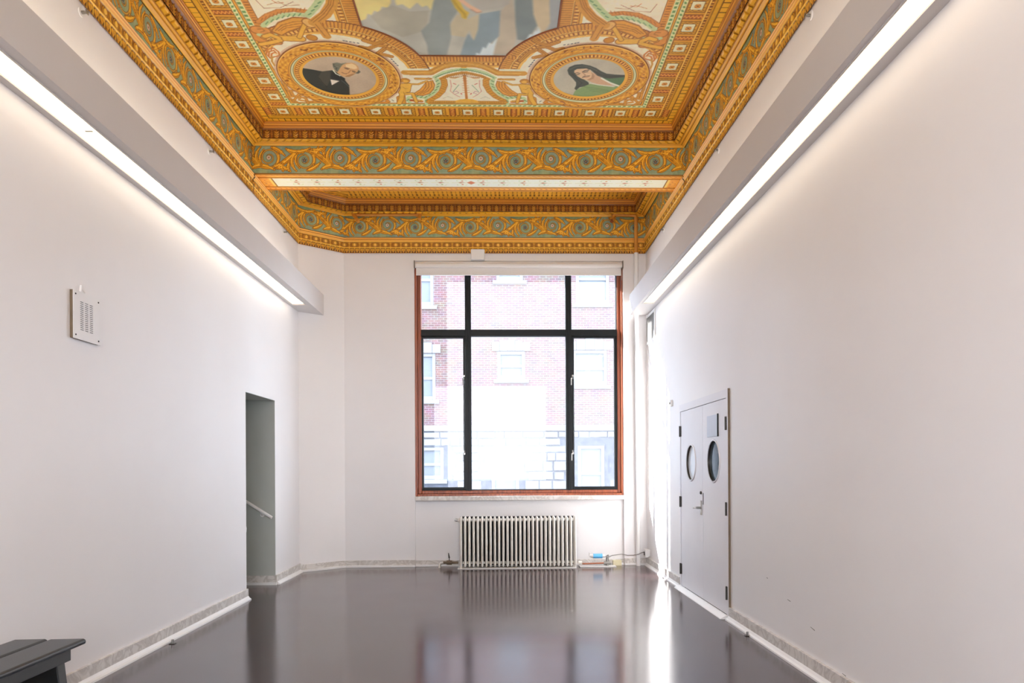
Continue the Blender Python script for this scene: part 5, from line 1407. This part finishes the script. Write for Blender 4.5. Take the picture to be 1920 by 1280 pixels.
def leaf(y0, y1, pc_y, pc_z, pr, glassmat, lbl, hinge_y, hz, hw):
    # slab with a round hole
    x0, x1 = XF, XF + .04; n = 48; mbl = MB()
    ring = []; outer = []
    for k in range(n):
        a = 2 * math.pi * k / n + 1e-4; cy, cz = math.cos(a), math.sin(a)
        ring.append((pc_y + pr * cy, pc_z + pr * cz))
        ts = []
        if cy > 1e-9: ts.append((y1 - pc_y) / cy)
        if cy < -1e-9: ts.append((y0 - pc_y) / cy)
        if cz > 1e-9: ts.append((DZ1 - pc_z) / cz)
        if cz < -1e-9: ts.append((DZ0 - pc_z) / cz)
        t_ = min(ts); outer.append((pc_y + t_ * cy, pc_z + t_ * cz))
    # snap nearest outer points to corners
    for cyc in ((y0, DZ0), (y1, DZ0), (y0, DZ1), (y1, DZ1)):
        i = min(range(n), key=lambda q: (outer[q][0] - cyc[0]) ** 2 + (outer[q][1] - cyc[1]) ** 2); outer[i] = cyc
    v = [(x0, *p) for p in ring] + [(x0, *p) for p in outer] + [(x1, *p) for p in ring] + [(x1, *p) for p in outer]
    f = []
    for k in range(n):
        k2_ = (k + 1) % n
        f += [(k, k2_, n + k2_, n + k), (2 * n + k, 3 * n + k, 3 * n + k2_, 2 * n + k2_), (k, 2 * n + k, 2 * n + k2_, k2_), (n + k, n + k2_, 3 * n + k2_, 3 * n + k)]
    mbl.add(v, f)
    lf = mbl.obj('door_leaf', M['door'], dr, label=lbl)
    # rim
    rm = MB(); prof = [(-.008, pr - .006), (-.010, pr + .002), (-.007, pr + .008), (0, pr + .010), (.004, pr - .006), (.03, pr - .006)]
    vv_ = [(x0 + px, pc_y + r_ * math.cos(2 * math.pi * k / n), pc_z + r_ * math.sin(2 * math.pi * k / n)) for px, r_ in prof for k in range(n)]
    ff_ = [(j * n + k, j * n + (k + 1) % n, (j + 1) * n + (k + 1) % n, (j + 1) * n + k) for j in range(len(prof) - 1) for k in range(n)]
    rm.add(vv_, ff_, True).obj('porthole_rim', M['door'], lf)
    MB().add([(x0 + a_, pc_y + (pr - .007) * math.cos(2 * math.pi * k / n), pc_z + (pr - .007) * math.sin(2 * math.pi * k / n)) for a_ in (-.002, .020) for k in range(n)], [(k, (k + 1) % n, n + (k + 1) % n, n + k) for k in range(n)], True).obj('porthole_lining', M['bronze'], lf)
    MB().tube([(x0 + .017, pc_y, pc_z), (x0 + .023, pc_y, pc_z)], pr, 40).obj('porthole_glass', glassmat, lf)
    for z in hz:
        hm = MB().box(XF - .006, hinge_y - hw / 2, z - .06, XF + .002, hinge_y + hw / 2, z + .06)
        hm.tube([(XF - .010, hinge_y, z - .062), (XF - .010, hinge_y, z + .062)], .010, 8)
        hm.obj('hinge', M['bronze'], lf)
    return lf
lfar = leaf(DYM + .003, DY1, 8.0, 1.446, .195, M['mirror'], 'far door leaf with lever handle and bright porthole', DY1 + .01, (.225, 1.0, 1.81), .07)
lnear = leaf(DY0, DYM - .003, 7.15, 1.455, .205, M['porthole'], 'near door leaf with dark porthole and sign plate', DY0 - .004, (.235, 1.01, 1.80), .06)
MB().tube([(XF, 7.60, .975), (XF - .05, 7.60, .975)], .012, 10).tube([(XF - .05, 7.595, .975), (XF - .052, 7.66, .973), (XF - .052, 7.72, .968)], [.011, .010, .008], 10).box(XF - .006, 7.578, .90, XF, 7.622, 1.05).obj('lever_handle', M['steel'], lfar, label='steel lever handle')
MB().tube([(XF, 7.60, 1.13), (XF - .014, 7.60, 1.13)], .016, 12).obj('lock_cylinder', M['bronze'], lfar)
box('strike', M['bronze'], (XF - .004, DYM - .02, 1.01), (XF + .001, DYM - .004, 1.13), lnear)
sg_ = box('sign_plate', M['plate'], (XF - .010, 7.00, 1.695), (XF, 7.345, 1.905), lnear, .001, label='blank grey blue sign plate')
sgp = box('sign_edge', M['dark'], (XF - .011, 6.985, 1.690), (XF, 7.000, 1.910), lnear)
for k in range(5): pass
prof = [(XR - .012, 0), (XR - .085, 0), (XR - .080, .008), (XR - .03, .034), (XR - .012, .034)]
MB().extrude(prof, 'Y', 6.70, 8.50).obj('threshold', M['white'], dr, .002, 'white sloped threshold strip')
# little floor brackets
for x, y, s, lb in ((-2.640, 5.97, 1, 'small steel floor bracket beside left baseboard'), (2.035, 6.03, -1, 'small steel floor bracket beside right baseboard')):
    t = thing('door_stop', (x, y, 0), lb, 'door stop')
    MB().box(x - .022, y - .02, 0, x + .022, y + .02, .005).obj('base', M['bronze'], t, .001)
    MB().box(x - .004, y - .018, .005, x + .004, y + .018, .032).tube([(x, y, .005), (x + s * .0, y, .036)], .010, 8).obj('post', M['steel'], t, .001)

# ------------------------------------------------------------------ stair recess behind the doorway
for nm, bx, lb, ct in (('wall_stair', (-5.2, WL1, 0, XL - .3, WL1 + .25, 3.2), 'grey-green stair wall seen through the doorway', 'wall'),
                   ('wall_stair', (-5.2, WL0 - .25, 0, XL - .3, WL0, 3.2), 'grey-green near side wall of the stairs, hidden behind left wall', 'wall'),
                   ('wall_stair', (-5.3, WL0 - .25, 0, -5.2, WL1 + .25, 3.2), 'grey-green end wall at the top of the stairs', 'wall'),
                   ('ceiling', (-5.2, WL0, 2.6, XL - .3, WL1, 2.75), 'grey ceiling over the stairs', 'ceiling')):
    tag(MB().box(*bx).obj(nm, M['stair']), lb, ct, kind='structure')
# reveal of the doorway is painted the same grey
mb = MB().box(XL - .3, WL1 - .004, 0, XL - .001, WL1, WLT).box(XL - .3, WL0, 0, XL - .001, WL0 + .004, WLT).box(XL - .3, WL0, WLT - .004, XL - .001, WL1, WLT)
mb.obj('doorway_reveal', M['stair'], wall_left)
tag(box('baseboard_stair', M['marble'], (-5.2, WL1 - .024, 0), (XL + .02, WL1 - .002, .11)), 'grey marble baseboard on the stair wall inside the doorway', 'baseboard', kind='structure')
box('floor_strip', M['white'], (-5.2, WL1 - .045, 0), (XL + .02, WL1 - .024, .03), bpy.data.objects['baseboard_stair'])
sr = thing('staircase', (-3.8, 8.47, 0), 'grey stairs climbing left behind the doorway', 'stairs')
for k in range(5):
    box('step', M['stair'], (-3.62 - .28 * (k + 1), WL0 + .002, .175 * k), (-3.62 - .28 * k, WL1 - .05, .175 * (k + 1)), sr, .004)
h1 = thing('handrail', (-2.8, 8.92, .8), 'white handrail sloping down to the right inside the doorway', 'handrail')
MB().tube([(-3.75, 8.91, 1.40), (-3.07, 8.91, 1.018), (-2.752, 8.91, .815)], .019, 12).obj('rail', M['white'], h1)
MB().tube([(-2.885, 8.91, .885), (-2.885, 8.945, .850), (-2.885, 8.978, .845)], .009, 8).tube([(-2.885, 8.970, .845), (-2.885, 8.979, .845)], .026, 12).obj('bracket', M['white'], h1)
h2 = thing('handrail', (-2.8, 8.03, .8), 'curved end of the other handrail at near edge of doorway', 'handrail')
MB().tube([(-3.6, 8.03, 1.27), (-2.84, 8.03, .84), (-2.775, 8.03, .80), (-2.765, 8.02, .76), (-2.765, 8.01, .72)], .017, 12).obj('rail', M['white'], h2)
MB().tube([(-2.95, 8.03, .90), (-2.95, 7.965, .87)], .009, 8).obj('bracket', M['white'], h2)

# ------------------------------------------------------------------ bench at the lower left
bn = thing('bench', (-2.4, 3.0, 0), 'black lacquered slatted bench in the near left corner', 'bench')
def board(x0, x1):
    prof = [(x0, .470), (x0, .490), (x0 + .006, .498), (x1 - .010, .500), (x1, .494), (x1 + .003, .485), (x1, .474), (x1 - .008, .470)]
    MB().extrude(prof, 'Y', 1.9, 3.985).obj('seat_board', M['bench'], bn, .003)
board(-2.412, -2.222); board(-2.600, -2.424)
box('apron', M['bench'], (-2.275, 1.98, .405), (-2.250, 3.90, .470), bn, .004); box('apron', M['bench'], (-2.575, 1.98, .405), (-2.550, 3.90, .470), bn, .004)
box('end_apron', M['bench'], (-2.550, 3.876, .405), (-2.275, 3.900, .470), bn, .004); box('end_apron', M['bench'], (-2.550, 1.98, .405), (-2.275, 2.004, .470), bn, .004)
for y, s in ((3.83, 1), (2.05, -1)):
    MB().add([(-2.56, y - .035, .405), (-2.262, y - .035, .405), (-2.262, y + .035 , .405), (-2.56, y + .035, .405), (-2.60, y - .035 + s * .02, 0), (-2.225, y - .035 + s * .02, 0), (-2.225, y + .035 + s * .02, 0), (-2.60, y + .035 + s * .02, 0)],
             [(0, 1, 2, 3), (4, 7, 6, 5), (0, 4, 5, 1), (1, 5, 6, 2), (2, 6, 7, 3), (3, 7, 4, 0)]).obj('leg', M['bench'], bn, .004)

# ------------------------------------------------------------------ building across the courtyard
BY = 26.0
bd = thing('building', (0, BY, -3), 'pale brick and stone building across the courtyard, seen through window', 'building')
wins = [  # x0, x1, z0, z1, lintel, kind
    (-.098, .897, 4.525, 5.526, 1), (-3.40, -2.27, 3.80, 5.455, 1), (2.566, 3.811, 4.31, 5.56, 1),
    (-3.55, -2.328, 7.13, 9.1, 0), (-.12, .84, 8.02, 9.6, 0), (2.7, 3.9, 7.2, 9.1, 0)]
basew = [(-3.3, -2.0, 1.0, 2.14), (-.323, .668, .3, 2.133), (2.738, 3.697, .3, 2.176)]
# brick wall above the ledge, cut around windows by cells
def cells(x0, x1, z0, z1, holes):
    xs = sorted({x0, x1, *[h[0] for h in holes], *[h[1] for h in holes]}); zs = sorted({z0, z1, *[h[2] for h in holes], *[h[3] for h in holes]})
    mb = MB()
    for i in range(len(xs) - 1):
        for j in range(len(zs) - 1):
            xc, zc = (xs[i] + xs[i + 1]) / 2, (zs[j] + zs[j + 1]) / 2
            if any(h[0] < xc < h[1] and h[2] < zc < h[3] for h in holes): continue
            mb.box(xs[i], BY, zs[j], xs[i + 1], BY + .35, zs[j + 1])
    return mb
cells(-9, 10, 2.70, 12, [w_[:4] for w_ in wins]).obj('brick_wall', M['brick'], bd)
cells(-9, 10, -3, 2.70, basew).obj('base_wall', M['stone2'], bd)
box('ledge', M['limestone'], (-9, BY - .08, 2.70), (10, BY, 2.91), bd, .02)
def bwin(x0, x1, z0, z1, sashes=2):
    f = frame_rect('window', M['limestone'], x0, z0, x1, z1, .12, .12, .14, .12, BY + .02, BY + .2, bd, .01)
    mid = z0 + (z1 - z0) * .47
    box('meeting_rail', M['limestone'], (x0 + .12, BY + .06, mid - .05), (x1 - .12, BY + .14, mid + .05), f)
    box('pane', M['winglass'], (x0 + .1, BY + .11, z0 + .1), (x1 - .1, BY + .12, mid), f); box('pane', M['winglass'], (x0 + .1, BY + .11, mid), (x1 - .1, BY + .12, z1 - .1), f)
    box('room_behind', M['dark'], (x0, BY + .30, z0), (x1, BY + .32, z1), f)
for (x0, x1, z0, z1, li) in wins:
    bwin(x0, x1, z0, z1)
    box('stone_sill', M['limestone'], (x0 - .12, BY - .07, z0 - .13), (x1 + .12, BY, z0), bd, .01)
    if li:
        n_ = 5; ww = (x1 - x0 + .36) / n_
        for k in range(n_):
            a = x0 - .18 + k * ww; extra = .10 if k == 2 else (.06 if k in (1, 3) else 0)
            box('lintel_stone', M['limestone'], (a + .004, BY - .05 - extra * .3, z1), (a + ww - .004, BY, z1 + .30 + extra), bd, .01)
for (x0, x1, z0, z1) in basew:
    bwin(x0, x1, z0, z1)
    box('stone_sill', M['limestone'], (x0 - .12, BY - .06, z0 - .15), (x1 + .12, BY, z0), bd, .01)
# rubble stones of the base
z = -.35; row = 0; ns = 0
while z < 2.66:
    hgt = min(random.uniform(.22, .40), 2.68 - z)
    if 2.68 - (z + hgt) < .12: hgt = 2.68 - z
    x = -4.6 + random.uniform(-.3, 0)
    while x < 5.4:
        L = random.uniform(.28, .75)
        if not any(x < h[1] + .13 and x + L > h[0] - .13 and z < h[3] + .02 and z + hgt > h[2] - .16 for h in basew) and ns < 290:
            g_ = .012; pr = random.uniform(.03, .11); j = lambda a=.03: random.uniform(-a, a)
            p = [(x + g_, z + g_), (x + L - g_, z + g_), (x + L - g_, z + hgt - g_), (x + g_, z + hgt - g_)]
            fr = [(a_[0] + (.035 if i in (0, 3) else -.035) + j(.02), a_[1] + (.03 if i < 2 else -.03) + j(.015)) for i, a_ in enumerate(p)]
            MB().add([(a_, BY, b_) for a_, b_ in p] + [(a_, BY - pr, b_) for a_, b_ in fr], [(0, 3, 2, 1), (4, 5, 6, 7), (0, 1, 5, 4), (1, 2, 6, 5), (2, 3, 7, 6), (3, 0, 4, 7)]).obj('stone', random.choice((M['stone'], M['stone'], M['limestone'], M['limestone'])), bd)
            ns += 1
        x += L
    z += hgt; row += 1
MB().box(-14, YK + .4, -3.1, 14, BY, -3).obj('courtyard', M['pave'], label='grey courtyard paving outside the window', kind='structure')['category'] = 'ground'
MB().box(-14, -16, -.3, 14, YR - .31, -.12).obj('terrace', M['pave'], label='grey paving outside the added rear opening', kind='structure')['category'] = 'ground'
